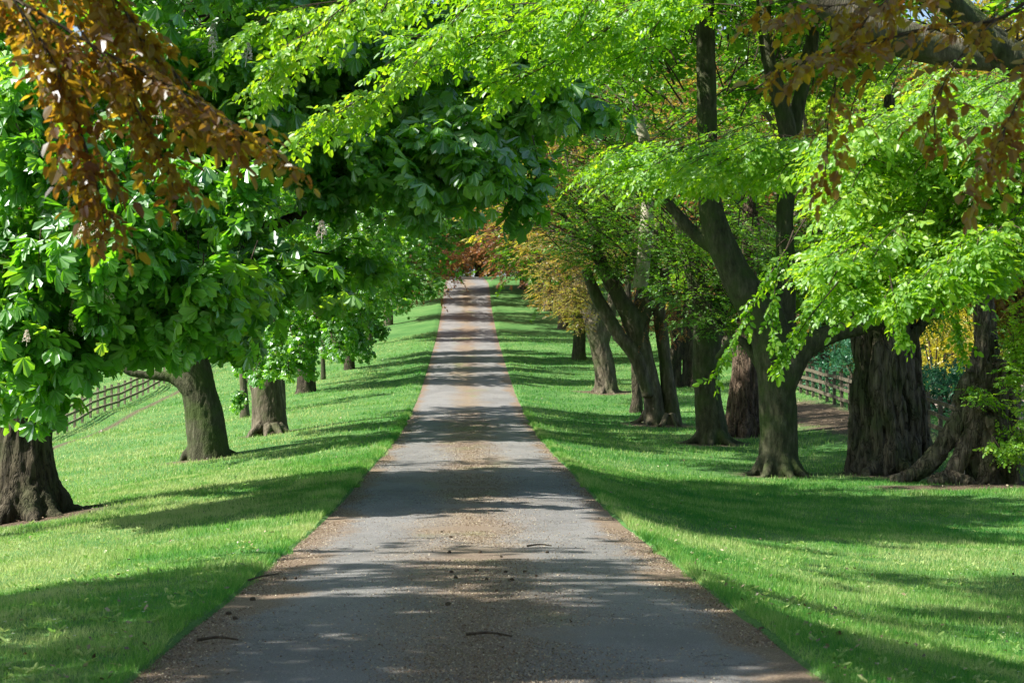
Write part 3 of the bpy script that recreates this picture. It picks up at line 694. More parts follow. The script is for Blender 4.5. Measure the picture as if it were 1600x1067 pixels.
C.fill(1400, 370, 150, 60, Y - .6, 1.5, 40, 1.5, src, nsub=8, spacing=.2)
canopy(C, 3.2, Y, 14, 9.5, 7.5, 4.6, 340, 'beech', 'far', upper)  # unseen upper crown stretched left over the drive to shade the trunk
C.finish(T)

# --- R2
Y = 57.1; b = hit(1112, 693)
T = thing('beech_tree', b, 'stout beech with a thin sunlit edge, left of the big forked beech', 'tree')
trunk(T, [pxs([(1114, 700, 30), (1112, 670, 26), (1106, 620, 24), (1102, 570, 23), (1104, 530, 24), (1100, 480, 18), (1080, 420, 13), (1060, 340, 10)], Y),
          pxs([(1106, 560, 20), (1120, 500, 15), (1135, 440, 12), (1145, 360, 9)], Y + .3)] + roots(b, .40, 7, .9, .32, 5), .035, M['bark_beech'], .012, (14, 14, 3), .035)
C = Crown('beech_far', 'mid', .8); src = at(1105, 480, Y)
C.fill(1100, 440, 90, 80, Y - 1, 1.5, 50, 1.5, src, nsub=8, spacing=.2)
C.fill(1020, 330, 120, 60, Y, 2, 44, 1.7, src, nsub=8, spacing=.2)
C.fill(1130, 480, 40, 60, Y + 1, 1, 14, 1.1, src, nsub=7, spacing=.2)
canopy(C, 7, Y, 12, 6, 5.5, 6, 110, 'beech', 'far', shaded_keep, low=-.3)
C.finish(T)

# --- R3: leaning pair
Y = 66.8; b = hit(1020, 662)
T = thing('beech_tree', b, 'leaning beech whose trunk splits into a fan of pale limbs above the lawn', 'tree')
trunk(T, [pxs([(1024, 672, 22), (1022, 640, 17), (1015, 590, 16), (1003, 545, 17), (988, 500, 17), (968, 465, 13), (948, 430, 12), (935, 400, 11), (930, 340, 9)], Y),
          pxs([(1012, 620, 11, -.3), (994, 560, 12, -.3), (968, 525, 11, -.2), (947, 490, 11), (928, 455, 11), (915, 420, 9)], Y),
          pxs([(998, 530, 16), (1005, 485, 13), (1012, 450, 10), (1018, 420, 9), (1030, 350, 7)], Y + .1),
          pxs([(995, 500, 12), (1000, 460, 8), (1001, 430, 7), (990, 390, 6)], Y + .3),
          pxs([(1012, 480, 9), (1035, 470, 6), (1060, 462, 4)], Y)] + roots(b, .36, 6, .7, .3, 7), .035, M['bark_grey'], .010, (12, 12, 3), .04)
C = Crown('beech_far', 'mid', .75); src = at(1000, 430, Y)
C.fill(1000, 400, 130, 45, Y - 1.2, 1.5, 60, 1.7, src, nsub=8, spacing=.2)
C.fill(900, 340, 90, 60, Y - 1, 2.5, 60, 1.8, src, nsub=8, spacing=.2)
C.fill(950, 290, 140, 40, Y, 2.5, 40, 1.8, src, nsub=8, spacing=.2)
canopy(C, 5.6, Y, 12, 6, 5, 6, 110, 'beech', 'far', shaded_keep, low=-.2)
C.finish(T)
g = Geo(); Pp, rr_ = pxs([(912, 20, 5), (927, 55, 6), (948, 100, 7), (975, 142, 9), (997, 188, 9), (1010, 235, 10), (1012, 300, 11), (1008, 380, 12), (1000, 450, 12)], Y - 1.5)
tube(g, spline(Pp, 50), np.interp(np.linspace(0, 8, 50), range(9), rr_), 12, flute=lambda a, s: 1 + .07 * np.sin(2 * a + s * 11) + .05 * np.sin(s * 47))
tag(g.build('limb', M['bark_pale'], T, True), 'pale bleached limb rising to the left')
b2 = hit(1047, 667)
T = thing('beech_tree', b2, 'slim straight-stemmed beech growing hard against the right side of the leaning beech', 'tree')
trunk(T, [pxs([(1052, 674, 18), (1050, 640, 13), (1042, 590, 12), (1037, 540, 12), (1030, 480, 10), (1040, 420, 8)], 66.9)] + roots(b2, .24, 6, .5, .3, 9), .035, M['bark_grey'], .010, (12, 12, 3), .03)
C = Crown('copper_far', 'mid', .75); C.fill(1025, 505, 50, 35, 68, 1.5, 24, 1.2, at(1040, 440, 67), nsub=7, spacing=.2); C.fill(985, 520, 25, 25, 69, 1.5, 8, 1.0, at(1040, 440, 67), nsub=7, spacing=.2)
C.finish(T)
b = hit(993, 645)
T = thing('beech_tree', b, 'thin dark trunk half hidden behind the left side of the leaning beech', 'tree')
trunk(T, [pxs([(993, 652, 14), (995, 620, 9), (992, 560, 8), (985, 500, 7), (980, 430, 5)], 74.6)], .035, M['bark_dark'], .01)
C = Crown('beech_far', 'mid', .8); C.fill(1000, 430, 60, 30, 75, 1, 10, 1.3, at(990, 400, 75), nsub=7, spacing=.2); C.finish(T)

# --- R4: golden copper beech
Y = 83.6; b = hit(945, 613)
T = thing('copper_beech_tree', b, 'copper beech right of the drive with a skirt of golden leaves hanging over the lawn', 'tree')
trunk(T, [pxs([(948, 622, 24), (946, 590, 19), (940, 550, 17), (930, 510, 17), (918, 470, 15), (905, 430, 12), (890, 370, 9)], Y),
          pxs([(940, 540, 13), (955, 480, 10), (965, 420, 8)], Y)] + roots(b, .40, 6, .8, .3, 11), .04, M['bark_grey'], .014, (12, 12, 3), .04)
C = Crown('gold', 'mid', .85); src = at(930, 440, Y)
C.fill(875, 440, 52, 55, Y - 6, 2, 46, 1.6, src, nsub=8, spacing=.2)
C.fill(860, 400, 45, 40, Y - 6, 2, 24, 1.5, src, nsub=8, spacing=.2)
C.fill(905, 490, 28, 26, Y - 6, 1.5, 14, 1.0, src, nsub=7, spacing=.2)
C.fill(930, 400, 60, 25, Y - 2, 1.5, 22, 1.4, src, nsub=8, spacing=.2)
canopy(C, 5.0, Y, 11.5, 5.5, 4.5, 7, 150, 'beech', 'far', shaded_keep, low=-.55, scale=.7)
C.finish(T)

# --- R8: the furrowed oak-like trunk behind, and darker trunks of the second row
Y = 60.2; b = hit(1165, 681)
T = thing('oak_tree', b, 'thick furrowed brown trunk half hidden behind the big forked beech', 'tree')
trunk(T, [pxs([(1163, 688, 36), (1162, 660, 31), (1163, 620, 27), (1166, 570, 23), (1168, 500, 20), (1172, 420, 17), (1175, 300, 13)], Y)] + roots(b, .55, 8, .5, .35, 13), .035, M['bark_brown'], .035, (11, 11, 1.2), .03)
C = Crown('beech_far', 'mid', .9); C.fill(1170, 430, 70, 110, Y - 2.5, 1, 60, 1.4, at(1170, 380, Y), nsub=8, spacing=.22); C.fill(1170, 400, 120, 70, Y + 2, 2, 50, 1.6, at(1170, 380, Y), nsub=8, spacing=.22)
canopy(C, 8.6, Y, 13, 5, 5, 6, 60, 'beech', 'far', shaded_keep, low=-.2); C.finish(T)

# --- R9: the fluted trunk
Y = 47.5; b = hit(1388, 738); rr = np.random.default_rng(4)
T = thing('yew_tree', b, 'massive fluted trunk of an old yew, ropes of bark running down it', 'tree')
S = [pxs([(1388, 742, 50), (1384, 700, 45), (1380, 620, 40), (1376, 560, 39), (1374, 500, 40), (1372, 470, 36)], Y + .35)]
for i, (t0, t1, r0, r1, dy) in enumerate([(1338, 1345, 13, 11, .1), (1358, 1352, 14, 13, -.15), (1375, 1366, 13, 12, -.45), (1392, 1384, 15, 12, -.5), (1412, 1392, 14, 12, -.4), (1430, 1408, 13, 11, -.1), (1444, 1418, 11, 10, .3)]):
    pts = []
    for k, q in enumerate(np.linspace(0, 1, 9)):
        py = 742 - q * 270; px = t0 * (1 - q) + t1 * q + rr.normal(0, 3.5) + (t0 - 1388) * .12 * (1 - q) ** 4; pts.append((px, py, (r0 * (1 - q) + r1 * q) * rr.uniform(.75, 1.2), dy + rr.normal(0, .05)))
    S.append(pxs(pts, Y))
S += [pxs([(1405, 560, 12), (1425, 535, 9), (1440, 505, 8), (1465, 485, 6), (1500, 470, 4)], Y),
      pxs([(1352, 520, 16), (1335, 470, 13), (1320, 410, 10), (1310, 300, 8)], Y + .2), pxs([(1372, 520, 16), (1380, 440, 14), (1385, 330, 11), (1390, 150, 8)], Y + .3), pxs([(1400, 520, 14), (1420, 450, 11), (1440, 340, 9)], Y + .4)]
trunk(T, S + roots(b, .72, 9, .7, .22, 17, .3), .03, M['bark_gnarl'], .05, (8, 8, .9), .03)
C = Crown('beech_far', 'mid', .75); src = at(1390, 300, Y)
C.fill(1400, 330, 160, 130, Y + 1.5, 1.5, 90, 1.6, src, nsub=8, spacing=.2); C.fill(1460, 500, 60, 22, Y + .5, .8, 16, 1.0, src, nsub=7, spacing=.18)
canopy(C, 10.5, Y, 12, 5, 5, 6, 60, 'beech', 'far', upper, low=-.2); C.finish(T)

# --- R10: gnarled hollow trunk with sprouting shoots
Y = 44.7; b = hit(1530, 757)
T = thing('old_hollow_tree', b, 'twisted hollow old trunk at the far right, burred and sprawling on bare roots', 'tree')
S = [pxs([(1545, 762, 34), (1540, 730, 36), (1530, 690, 30), (1520, 650, 28), (1525, 615, 30), (1535, 590, 30), (1540, 560, 24), (1538, 520, 19), (1536, 470, 15), (1534, 400, 12), (1530, 250, 9)], Y),
     pxs([(1500, 630, 15), (1515, 600, 19, -.2), (1530, 570, 17, -.2), (1520, 590, 16, -.35)], Y),
     pxs([(1390, 750, 10), (1420, 745, 13, -.1), (1450, 725, 15), (1475, 695, 16), (1500, 660, 18), (1520, 620, 15)], Y),
     pxs([(1480, 765, 9, -.4), (1492, 735, 13, -.3), (1510, 700, 16, -.2), (1525, 660, 16, -.2)], Y),
     pxs([(1535, 775, 14, -.5), (1545, 735, 16, -.45), (1550, 700, 18, -.3), (1560, 640, 17, -.1), (1560, 560, 13)], Y),
     pxs([(1578, 775, 22, -.1), (1575, 740, 20, -.1), (1570, 690, 18), (1580, 620, 14, .2), (1590, 540, 10, .3)], Y),
     pxs([(1450, 755, 8, -.5), (1475, 748, 11, -.5), (1505, 752, 12, -.55), (1530, 765, 10, -.6)], Y),
     pxs([(1524, 600, 9, -.3), (1540, 530, 8, -.5), (1532, 450, 7, -.4)], Y)]
for i in range(14):
    q = rr.random(); S.append(pxs([(1505 + 60 * q + rr.normal(0, 8), 560 + 170 * rr.random(), rr.uniform(8, 15), -.35), (1515 + 50 * q, 570 + 150 * rr.random(), 6, -.3)], Y))
trunk(T, S, .03, M['bark_gnarl'], .045, (8, 8, 3), .05)
C = Crown('beech', 'beech', 1.0); src = at(1560, 640, Y)
for cx, cyy, rx_, ry_, n_ in ((1598, 560, 26, 60, 16), (1530, 618, 36, 9, 4), (1598, 690, 26, 50, 14), (1600, 500, 24, 50, 10), (1545, 705, 22, 12, 3), (1560, 380, 60, 40, 20), (1605, 620, 20, 110, 14)):
    C.fill(cx, cyy, rx_, ry_, Y - 1.2, .5, n_, .75, src, nsub=8, spacing=.12, r0=.008)
canopy(C, 11.5, Y, 11, 4.5, 4.5, 5, 50, 'beech', 'far', upper, low=-.2); C.finish(T)
b = hit(1598, 775)
T = thing('ash_sapling', b, 'pale slanting sapling stem in front of the twisted hollow trunk', 'tree')
g = Geo(); tube(g, spline([at(1544, 772, 43.6), at(1556, 735, 43.7), at(1562, 700, 43.8), at(1556, 660, 43.9)], 14), np.linspace(.075, .02, 14), 8); g.build('trunk', M['bark_pale'], T, True)
T.location = [float(v) for v in at(1544, 772, 43.6)]
bpy.data.objects[T.children[0].name].location = (0, 0, 0)

# ================================================================== the left-hand row
# --- L1: nearest horse chestnut
Y = 36.6; b = hit(42, 808)
T = thing('horse_chestnut_tree', b, 'nearest horse chestnut on the left with white flower candles and big drooping leaves', 'tree')
trunk(T, [pxs([(40, 825, 74), (42, 780, 58), (40, 730, 50), (38, 680, 46), (40, 620, 43), (45, 560, 40), (60, 480, 34), (80, 380, 26), (100, 250, 20)], Y),
          pxs([(70, 600, 26), (140, 520, 18, -.5), (240, 440, 13, -1), (360, 380, 9, -1.5), (480, 330, 6, -2)], Y),
          pxs([(75, 420, 20), (160, 280, 14, -1), (300, 160, 11, -2), (500, 90, 8, -3), (700, 60, 6, -3)], Y),
          pxs([(20, 600, 24), (-60, 500, 18), (-160, 400, 12)], Y),
          pxs([(50, 560, 20), (60, 450, 14, -2), (90, 340, 10, -4), (100, 200, 7, -5)], Y)] + roots(b, .62, 9, 1.2, .3, 21, .6), .04, M['bark_dark'], .035, (8, 8, 1.2), .05)
C = Crown('chestnut', 'chestnut', 1.5); src = at(120, 250, Y)
ck = dict(style='chestnut', nsub=9, spacing=.37, width=.45)
C.fill(50, 340, 120, 280, 29.5, 2.5, 48, 1.7, src, **ck)
C.fill(250, 310, 180, 190, 32, 3, 40, 1.8, src, **ck)
C.fill(250, 120, 260, 130, 33, 3, 42, 1.8, src, **ck)
C.fill(540, 170, 180, 80, 33, 3, 34, 1.9, src, **ck)
C.fill(690, 250, 120, 55, 32, 2, 22, 1.6, src, **ck)
C.fill(30, 550, 80, 50, 30, 1.5, 16, 1.2, src, **ck)
C.fill(20, 590, 60, 36, 29.5, 1.2, 8, 1.0, src, **ck)
C.fill(170, 500, 90, 50, 30.5, 1.5, 14, 1.2, src, **ck)
C.fill(560, 60, 260, 60, 34, 3, 40, 1.8, src, **ck)
C.fill(330, 500, 130, 55, 31, 2, 9, 1.2, src, **ck)
C.fill(470, 420, 120, 60, 32, 2, 8, 1.3, src, **ck)
C.fill(800, 60, 140, 60, 36, 2, 22, 1.6, src, **ck)
C.fill(880, 170, 80, 50, 34, 2, 10, 1.4, src, **ck)
canopy(C, -7, Y - 1, 10.5, 7, 6, 6, 290, 'chestnut', 'chestmid', upper, sp=.45, low=-.5)
def hang(C, pts, Y, n, ln, **kw):
    """drooping boughs that hang down to tips along a line"""
    Pp = np.asarray(pts, float); tt = rng.random(n) * (len(Pp) - 1); i = tt.astype(int); f = (tt - i)[:, None]; q = Pp[i] * (1 - f) + Pp[np.minimum(i + 1, len(Pp) - 1)] * f
    tips = at(q[:, 0] + rng.normal(0, 8, n), q[:, 1] + rng.normal(0, 14, n), Y + rng.uniform(-.9, .9, n))
    rts = tips + np.stack([rng.normal(-.25, .3, n), rng.normal(.1, .3, n), ln * rng.uniform(.7, 1.3, n)], -1)
    C.boughs(rts, tips, 'chestnut', None, **kw)
hk = dict(nsub=6, spacing=.30, width=.22, r0=.012, sag=.02)
hang(C, [(-10, 600), (30, 650), (75, 640), (100, 600), (170, 560), (260, 540), (330, 520), (400, 500)], 28.2, 18, .9, **hk)
hang(C, [(-10, 560), (120, 560), (200, 520), (300, 470), (420, 480)], 27.8, 14, .9, **hk)
hang(C, [(-10, 430), (80, 420), (160, 430), (260, 400), (340, 380)], 27.4, 18, .9, **hk)
hang(C, [(0, 300), (90, 280), (180, 300), (330, 330), (450, 330)], 27.6, 16, .9, **hk)
hang(C, [(500, 330), (600, 300), (700, 300), (780, 310), (840, 300)], 31, 16, .8, **hk)
C.fill(10, 40, 70, 60, 31, 1.5, 16, 1.5, src, **ck)
crown1 = C.finish(T)
# flower candles
m, nt, out, N = mat("blossom"); L = nt.links.new
at2 = N("ShaderNodeAttribute", attribute_name="rnd"); r_ = ramp(N, [(0, (.75, .70, .62)), (.8, (.82, .78, .7)), (1, (.7, .35, .3))]); L(at2.outputs['Fac'], r_.inputs[0])
d_ = N("ShaderNodeBsdfDiffuse"); L(r_.outputs[0], d_.inputs[0]); t_ = N("ShaderNodeBsdfTranslucent"); L(r_.outputs[0], t_.inputs[0])
x_ = N("ShaderNodeMixShader", i_0=.3); L(d_.outputs[0], x_.inputs[1]); L(t_.outputs[0], x_.inputs[2]); L(x_.outputs[0], out.inputs[0]); M['blossom'] = m
g = Geo(); rr = np.random.default_rng(6)
for i in range(90):
    h = rr.random() ** .8; a = rr.random() * 6.28; rad = .062 * (1 - h) ** .7 + .008; c = np.array([math.cos(a) * rad, math.sin(a) * rad, .04 + h * .23])
    for q in range(3):
        V, Q = leaf2(c, rr.normal(0, 1, 3) + [math.cos(a), math.sin(a), .3], rnd_up(rr, 1), .022, .018); g.add(V, Q, np.full(2, rr.random()))
tube(g, [[0, 0, -.05], [0, 0, .15], [0, 0, .26]], [.005, .004, .002], 4)
V, Q, A = g.arrays(); me_c = mesh_data('blossom_candle', V, Q, A); me_c.materials.append(M['blossom'])
spots = [(65, 195, 29), (50, 185, 29), (22, 240, 29), (110, 180, 30), (213, 255, 30), (45, 430, 28.5), (40, 465, 28.5), (155, 440, 29), (117, 450, 29), (295, 517, 29), (200, 390, 30), (270, 360, 30), (5, 480, 29), (102, 292, 29),
         (155, 185, 30), (535, 105, 31), (375, 20, 31), (8, 400, 29), (30, 330, 29), (245, 190, 30), (130, 20, 30), (330, 60, 31), (60, 520, 29), (20, 560, 29), (90, 380, 29), (190, 480, 29.5), (400, 250, 30), (350, 420, 30)]
for i in range(20): spots.append((rng.uniform(-20, 560), rng.uniform(20, 500), rng.uniform(28.5, 32)))
for i in range(22): spots.append((rng.uniform(-20, 190), rng.uniform(150, 560), rng.uniform(26.2, 27.6)))
for px, py, yy in spots:
    o = bpy.data.objects.new('blossom_candle', me_c); COL.objects.link(o); o.parent = T
    P = at(px, py, yy) - np.array(T.location); o.location = [float(v) for v in P]; o.rotation_euler = (rng.normal(0, .2), rng.normal(0, .2), rng.random() * 6); s = rng.uniform(.65, 1.15); o.scale = (s, s, s)

# --- L2
Y = 54.9; b = hit(322, 714)
T = thing('horse_chestnut_tree', b, 'smooth dark chestnut trunk leaning left with one bare limb pointing at the fence', 'tree')
trunk(T, [pxs([(328, 726, 40), (325, 700, 36), (319, 650, 33), (311, 610, 31), (303, 575, 30), (296, 540, 26), (285, 480, 20), (270, 400, 15)], Y),
          pxs([(300, 610, 18), (270, 590, 11), (235, 586, 8), (205, 582, 6), (185, 570, 4)], Y - .2),
          pxs([(310, 560, 20), (335, 500, 14), (360, 430, 10)], Y)] + roots(b, .55, 7, .45, .3, 23, .25), .035, M['bark_beech'], .01, (14, 14, 3), .03)
C = Crown('chestnut', 'chestmid', .8); src = at(300, 420, Y); ck2 = dict(style='chestnut', nsub=8, spacing=.3, width=.4)
C.fill(250, 460, 150, 90, Y - 4, 2, 50, 1.7, src, **ck2); C.fill(290, 300, 220, 120, Y - 2, 3, 60, 2.0, src, **ck2)
C.fill(400, 430, 110, 60, Y - 3, 2, 30, 1.7, src, **ck2); C.fill(300, 515, 110, 32, Y - 5, 1.5, 18, 1.3, src, **ck2); C.fill(350, 100, 300, 120, Y - 2, 3, 70, 2.2, src, **ck2)
canopy(C, -6.5, Y, 11, 6.5, 5.5, 6, 190, 'chestnut', 'chestmid', upper, sp=.45, low=-.3, scale=1.1); C.finish(T)
# --- L3
Y = 65.0; b = hit(422, 679)
T = thing('horse_chestnut_tree', b, 'flared grey-brown chestnut trunk at left with a thick limb angled up towards the fence', 'tree')
trunk(T, [pxs([(424, 690, 36), (422, 660, 30), (418, 620, 27), (415, 590, 26), (410, 560, 25), (405, 500, 18), (400, 420, 13)], Y),
          pxs([(408, 600, 20), (385, 560, 15), (362, 530, 12), (345, 505, 10), (325, 460, 7)], Y),
          pxs([(415, 570, 18), (440, 520, 12), (465, 460, 8)], Y)] + roots(b, .5, 7, .5, .3, 25, .3), .035, M['bark_grey'], .014, (12, 12, 3), .03)
C = Crown('chestnut', 'chestmid', .75); src = at(420, 430, Y)
C.fill(440, 500, 110, 55, Y - 5, 2, 44, 1.8, src, **ck2); C.fill(530, 440, 90, 80, Y - 6, 3, 56, 1.9, src, **ck2)
C.fill(500, 300, 160, 90, Y - 3, 3, 60, 2.0, src, **ck2); C.fill(430, 575, 60, 28, Y - 4, 1, 18, 1.0, src, **ck2); C.fill(560, 525, 50, 35, Y - 7, 1, 16, 1.3, src, **ck2)
C.fill(600, 120, 200, 110, Y, 4, 60, 2.2, src, **ck2)
canopy(C, -6, Y, 11.5, 6, 6, 6, 190, 'chestnut', 'chestmid', shaded_keep, sp=.45, low=-.2, scale=1.1); C.finish(T)
# small trunks behind
for (px, py, hw, mt, lab, sprout) in ((383, 652, 8, 'bark_grey', 'slim trunk with a leafy sprout, showing just left of the flared chestnut', True),
                                      (441, 640, 7, 'bark_grey', 'narrow trunk showing just right of the flared chestnut', False)):
    b = hit(px, py); yy = b[1]
    T = thing('young_tree', b, lab, 'tree')
    trunk(T, [pxs([(px, py + 6, hw * 1.3), (px - 1, py - 20, hw), (px - 3, py - 70, hw * .9), (px - 5, py - 140, hw * .6)], yy)], .04, M[mt], .01)
    C = Crown('chestnut', 'chestmid', .6)
    if sprout: C.fill(374, 628, 12, 15, yy - 1, .3, 7, .5, b + [0, 0, .6], style='chestnut', nsub=5, spacing=.2)
    C.fill(px, py - 150, 50, 40, yy, 1, 14, 1.4, at(px, py - 150, yy), **ck2); C.finish(T)

# --- rows farther up the hill
def row_tree(px, py, hw, kind, label, name, lean=0, nb=150, off=0, keep=shaded_keep):
    b = hit(px, py); x, y, z = b; r = hw * y / F; T = thing(name, b, label, 'tree'); H = 9
    trunk(T, generic_strokes(x, y, r, H, int(px), (lean, 0)), .055, M[{'chestnut': 'bark_dark', 'copper_far': 'bark_grey', 'gold': 'bark_grey'}.get(kind, 'bark_beech')], .014, (10, 10, 2), .03)
    cx = x - np.sign(x) * off; st = 'chestnut' if kind == 'chestnut' else 'beech'; det = 'chestmid' if kind == 'chestnut' else 'far'
    C = Crown(kind, det, .9 if kind == 'chestnut' else .7)
    canopy(C, cx, y, z + 8.5, 5.8, 7.2, 6.3, int(nb * 1.8), st, det, keep, L=2.2, low=-.96, scale=C.sc, nsub=9, sp=.3 if kind != 'chestnut' else .36); C.finish(T)
for a in ((478, 613, 14, 'chestnut', 'chestnut trunk standing alone on the left lawn, right of the flared trunk', 'horse_chestnut_tree', .2, 170, .6),
          (505, 593, 3.5, 'beech_far', 'thin pole-like young tree on the left lawn', 'young_tree', 0, 60, .8),
          (546, 577, 8, 'chestnut', 'dark-crowned chestnut drooping low beside the left edge of the drive', 'horse_chestnut_tree', 0, 200, 1.2),
          (575, 540, 8, 'copper_far', 'reddish copper beech halfway up the left side of the drive', 'copper_beech_tree', 0, 190, 2.4),
          (607, 508, 7, 'copper_far', 'middle one of the copper beeches on the upper left of the drive', 'copper_beech_tree', 0, 190, 2.4),
          (628, 478, 6, 'copper_far', 'copper beech near the top of the drive, left side', 'copper_beech_tree', 0, 190, 1.4),
          (905, 562, 10, 'beech_far', 'straight grey trunk on the right lawn behind the hanging golden leaves', 'beech_tree', 0, 200, .8),
          (880, 514, 8, 'copper_far', 'flared trunk high on the right lawn, above the golden leaves', 'copper_beech_tree', 0, 190, 2.2),
          (855, 486, 7, 'copper_far', 'copper beech near the top of the drive, right side', 'copper_beech_tree', 0, 190, 1.3),
          (650, 462, 6, 'copper_far', 'last copper beech on the left where the drive tops the hill', 'copper_beech_tree', 0, 200, 3.2),
          (818, 452, 6, 'copper_far', 'last copper beech on the right where the drive tops the hill', 'copper_beech_tree', 0, 200, 2.6),
          (838, 462, 6, 'lime', 'yellow-green beech closing the top of the drive on the right', 'beech_tree', 0, 190, 1.6)):
    row_tree(*a)
for (px, py, kind, label, name, hw) in ((1068, 606, 'beech_far', 'cluster of dark trunks behind the right-hand row, left of the stout beech', 'yew_tree', 17),):
    b = hit(px, py); T = thing(name, b, label, 'tree'); S = []
    for dx in (-18, -8, 3, 13): S.append(pxs([(px + dx * 1.1, py + 6, 7), (px + dx, py - 30, 5.5), (px + dx * .9, py - 90, 5), (px + dx * 1.4, py - 200, 3)], b[1] + rng.uniform(-.4, .4)))
    trunk(T, S, .05, M['bark_dark'], .02); C = Crown(kind, 'far', .6); canopy(C, b[0], b[1], b[2] + 9, 4.5, 4.5, 5.5, 120, 'beech', 'far', shaded_keep, scale=.62); C.finish(T)

# ================================================================== trees beside the camera, their trunks outside the frame
def side_tree(x, y, r, H, label, name, bark):
    T = thing(name, (x, y, float(zground(x, y))), label, 'tree')
    trunk(T, generic_strokes(x, y, r, H, int(abs(x * 10 + y)), (0, 0)), .06, M[bark], .02, (9, 9, 2), .03); return T
# near beech on the right: bright sprays over the lawn
T = side_tree(8.4, 24, .5, 10, 'near beech on the right whose sunlit lime-green sprays hang over the lawn', 'beech_tree', 'bark_beech')
C = Crown('beech', 'beech', .84); src = np.array([8.4, 24, 5.5])
bk = dict(nsub=12, spacing=.085, r0=.006, width=.42)
C.fill(1430, 290, 160, 105, 18, 1.6, 120, 1.0, src, **bk)
C.fill(1450, 415, 130, 48, 17, 1.2, 56, .85, src, **bk)
C.fill(1560, 290, 90, 120, 18, 1.6, 50, .9, src, **bk)
C.fill(1160, 262, 110, 28, 20, 1.5, 40, .9, src, **bk)
C.fill(1010, 268, 105, 26, 22, 1.5, 34, .9, src, **bk)
C.fill(1290, 420, 35, 40, 17, 1, 10, .6, src, **bk)
C.fill(1370, 470, 80, 22, 16.5, .8, 14, .6, src, **bk)
C.fill(1500, 190, 110, 60, 18.5, 1, 30, .9, src, **bk)
for pts in (((1260, 340), (1190, 450), (1150, 525), (1118, 592), 15), ((1240, 360), (1215, 430), (1207, 500), (1212, 540), 15), ((1310, 440), (1262, 500), (1232, 545), (1216, 572), 15), ((1390, 430), (1400, 480), (1405, 505), (1412, 532), 15.5),
            ((1310, 420), (1280, 470), (1262, 500), (1255, 520), 16), ((1470, 470), (1490, 500), (1500, 520), (1505, 560), 16)):
    Pp = spline([at(q[0], q[1], pts[4]) for q in pts[:4]], 22); tube(C.w, Pp, np.linspace(.006, .0015, 22), 4)
    k = np.repeat(np.arange(3, 21), 2); d = norm(np.gradient(Pp, axis=0))[k] + rng.normal(0, .35, (len(k), 3))
    place_sprays(C.l, 'beech', Pp[k] , d, rng.normal(0, .5, (len(k), 3)) + [0, 0, .8], .62)
canopy(C, 8.4, 23, 10, 6, 6, 5, 100, 'beech', 'far', upper, low=-.4, scale=.6)
C.finish(T)
# near beech arching over the drive from the right: light sprays top centre
T = side_tree(8.8, 15.5, .45, 10, 'near beech arching over the drive with pale green sprays against dark chestnut leaves', 'beech_tree', 'bark_beech')
C = Crown('beech', 'beech', .85)
bk2 = dict(nsub=9, spacing=.12, r0=.006, width=.28)
def branch_px(C, pts, Y, r0, style_kw, sub=None, detail=None, sc_=None):
    """one long branch through given points with side twigs all along it"""
    Pp = spline([at(q[0], q[1], Y + (q[2] if len(q) > 2 else 0)) for q in pts], 40); tube(C.w, Pp, np.linspace(r0, .002, 40), 6)
    sub = sub or dict(n=26, L=.5, nsub=6, spacing=.10)
    ii = np.linspace(4, 39, sub['n']).astype(int); T_ = norm(np.gradient(Pp, axis=0)); P_, D_, U_ = [], [], []
    for q, i in enumerate(ii):
        sd_ = norm(np.cross(T_[i], [0, 0, 1.])) * (1 if q % 2 else -1)
        d = norm(T_[i] * .8 + sd_ * rng.uniform(.2, .9) + [0, 0, rng.normal(sub.get('drop', -.15), .2)])
        a, b_, c_ = bough(Pp[i], Pp[i] + d * sub['L'] * rng.uniform(.5, 1.2), 'beech', sub['nsub'], sub['spacing'], .35, C.w, .004, .05); P_ += a; D_ += b_; U_ += c_
    place_sprays(C.l, C.d, P_, D_, U_, C.sc if sc_ is None else sc_)
branch_px(C, [(860, -60), (760, -20), (680, 70), (620, 120), (560, 160), (500, 192)], 17, .012, None, dict(n=30, L=.35, nsub=4, spacing=.10))
branch_px(C, [(1000, -60), (900, 10), (820, 40), (740, 60), (660, 62)], 18, .012, None, dict(n=30, L=.5, nsub=5, spacing=.10))
branch_px(C, [(1100, -80), (1000, 0), (930, 60), (860, 100), (800, 118)], 18.5, .012, None, dict(n=28, L=.45, nsub=5, spacing=.10))
branch_px(C, [(640, -80), (560, -10), (500, 40), (450, 70), (420, 110)], 16, .008, None, dict(n=20, L=.35, nsub=4, spacing=.11, drop=-.5))
branch_px(C, [(720, -70), (620, -20), (540, 0), (470, 10), (400, 30)], 16.5, .008, None, dict(n=22, L=.35, nsub=4, spacing=.11, drop=-.5))
branch_px(C, [(1200, -80), (1100, -30), (1040, 20), (1010, 70)], 19, .01, None, dict(n=10, L=.45, nsub=5, spacing=.11))
C.fill(860, 60, 130, 60, 20, 1, 26, .8, np.array([8.8, 15.5, 6.]), **bk2)
C.fill(960, 10, 130, 40, 20, 1, 18, .8, np.array([8.8, 15.5, 6.]), **bk2)
C.fill(740, 10, 170, 35, 18.5, 1, 16, .7, np.array([8.8, 15.5, 6.]), **bk2)
canopy(C, 8, 15, 10.5, 7, 6, 5, 60, 'beech', 'far', upper, low=-.1, scale=.6)
C.finish(T)
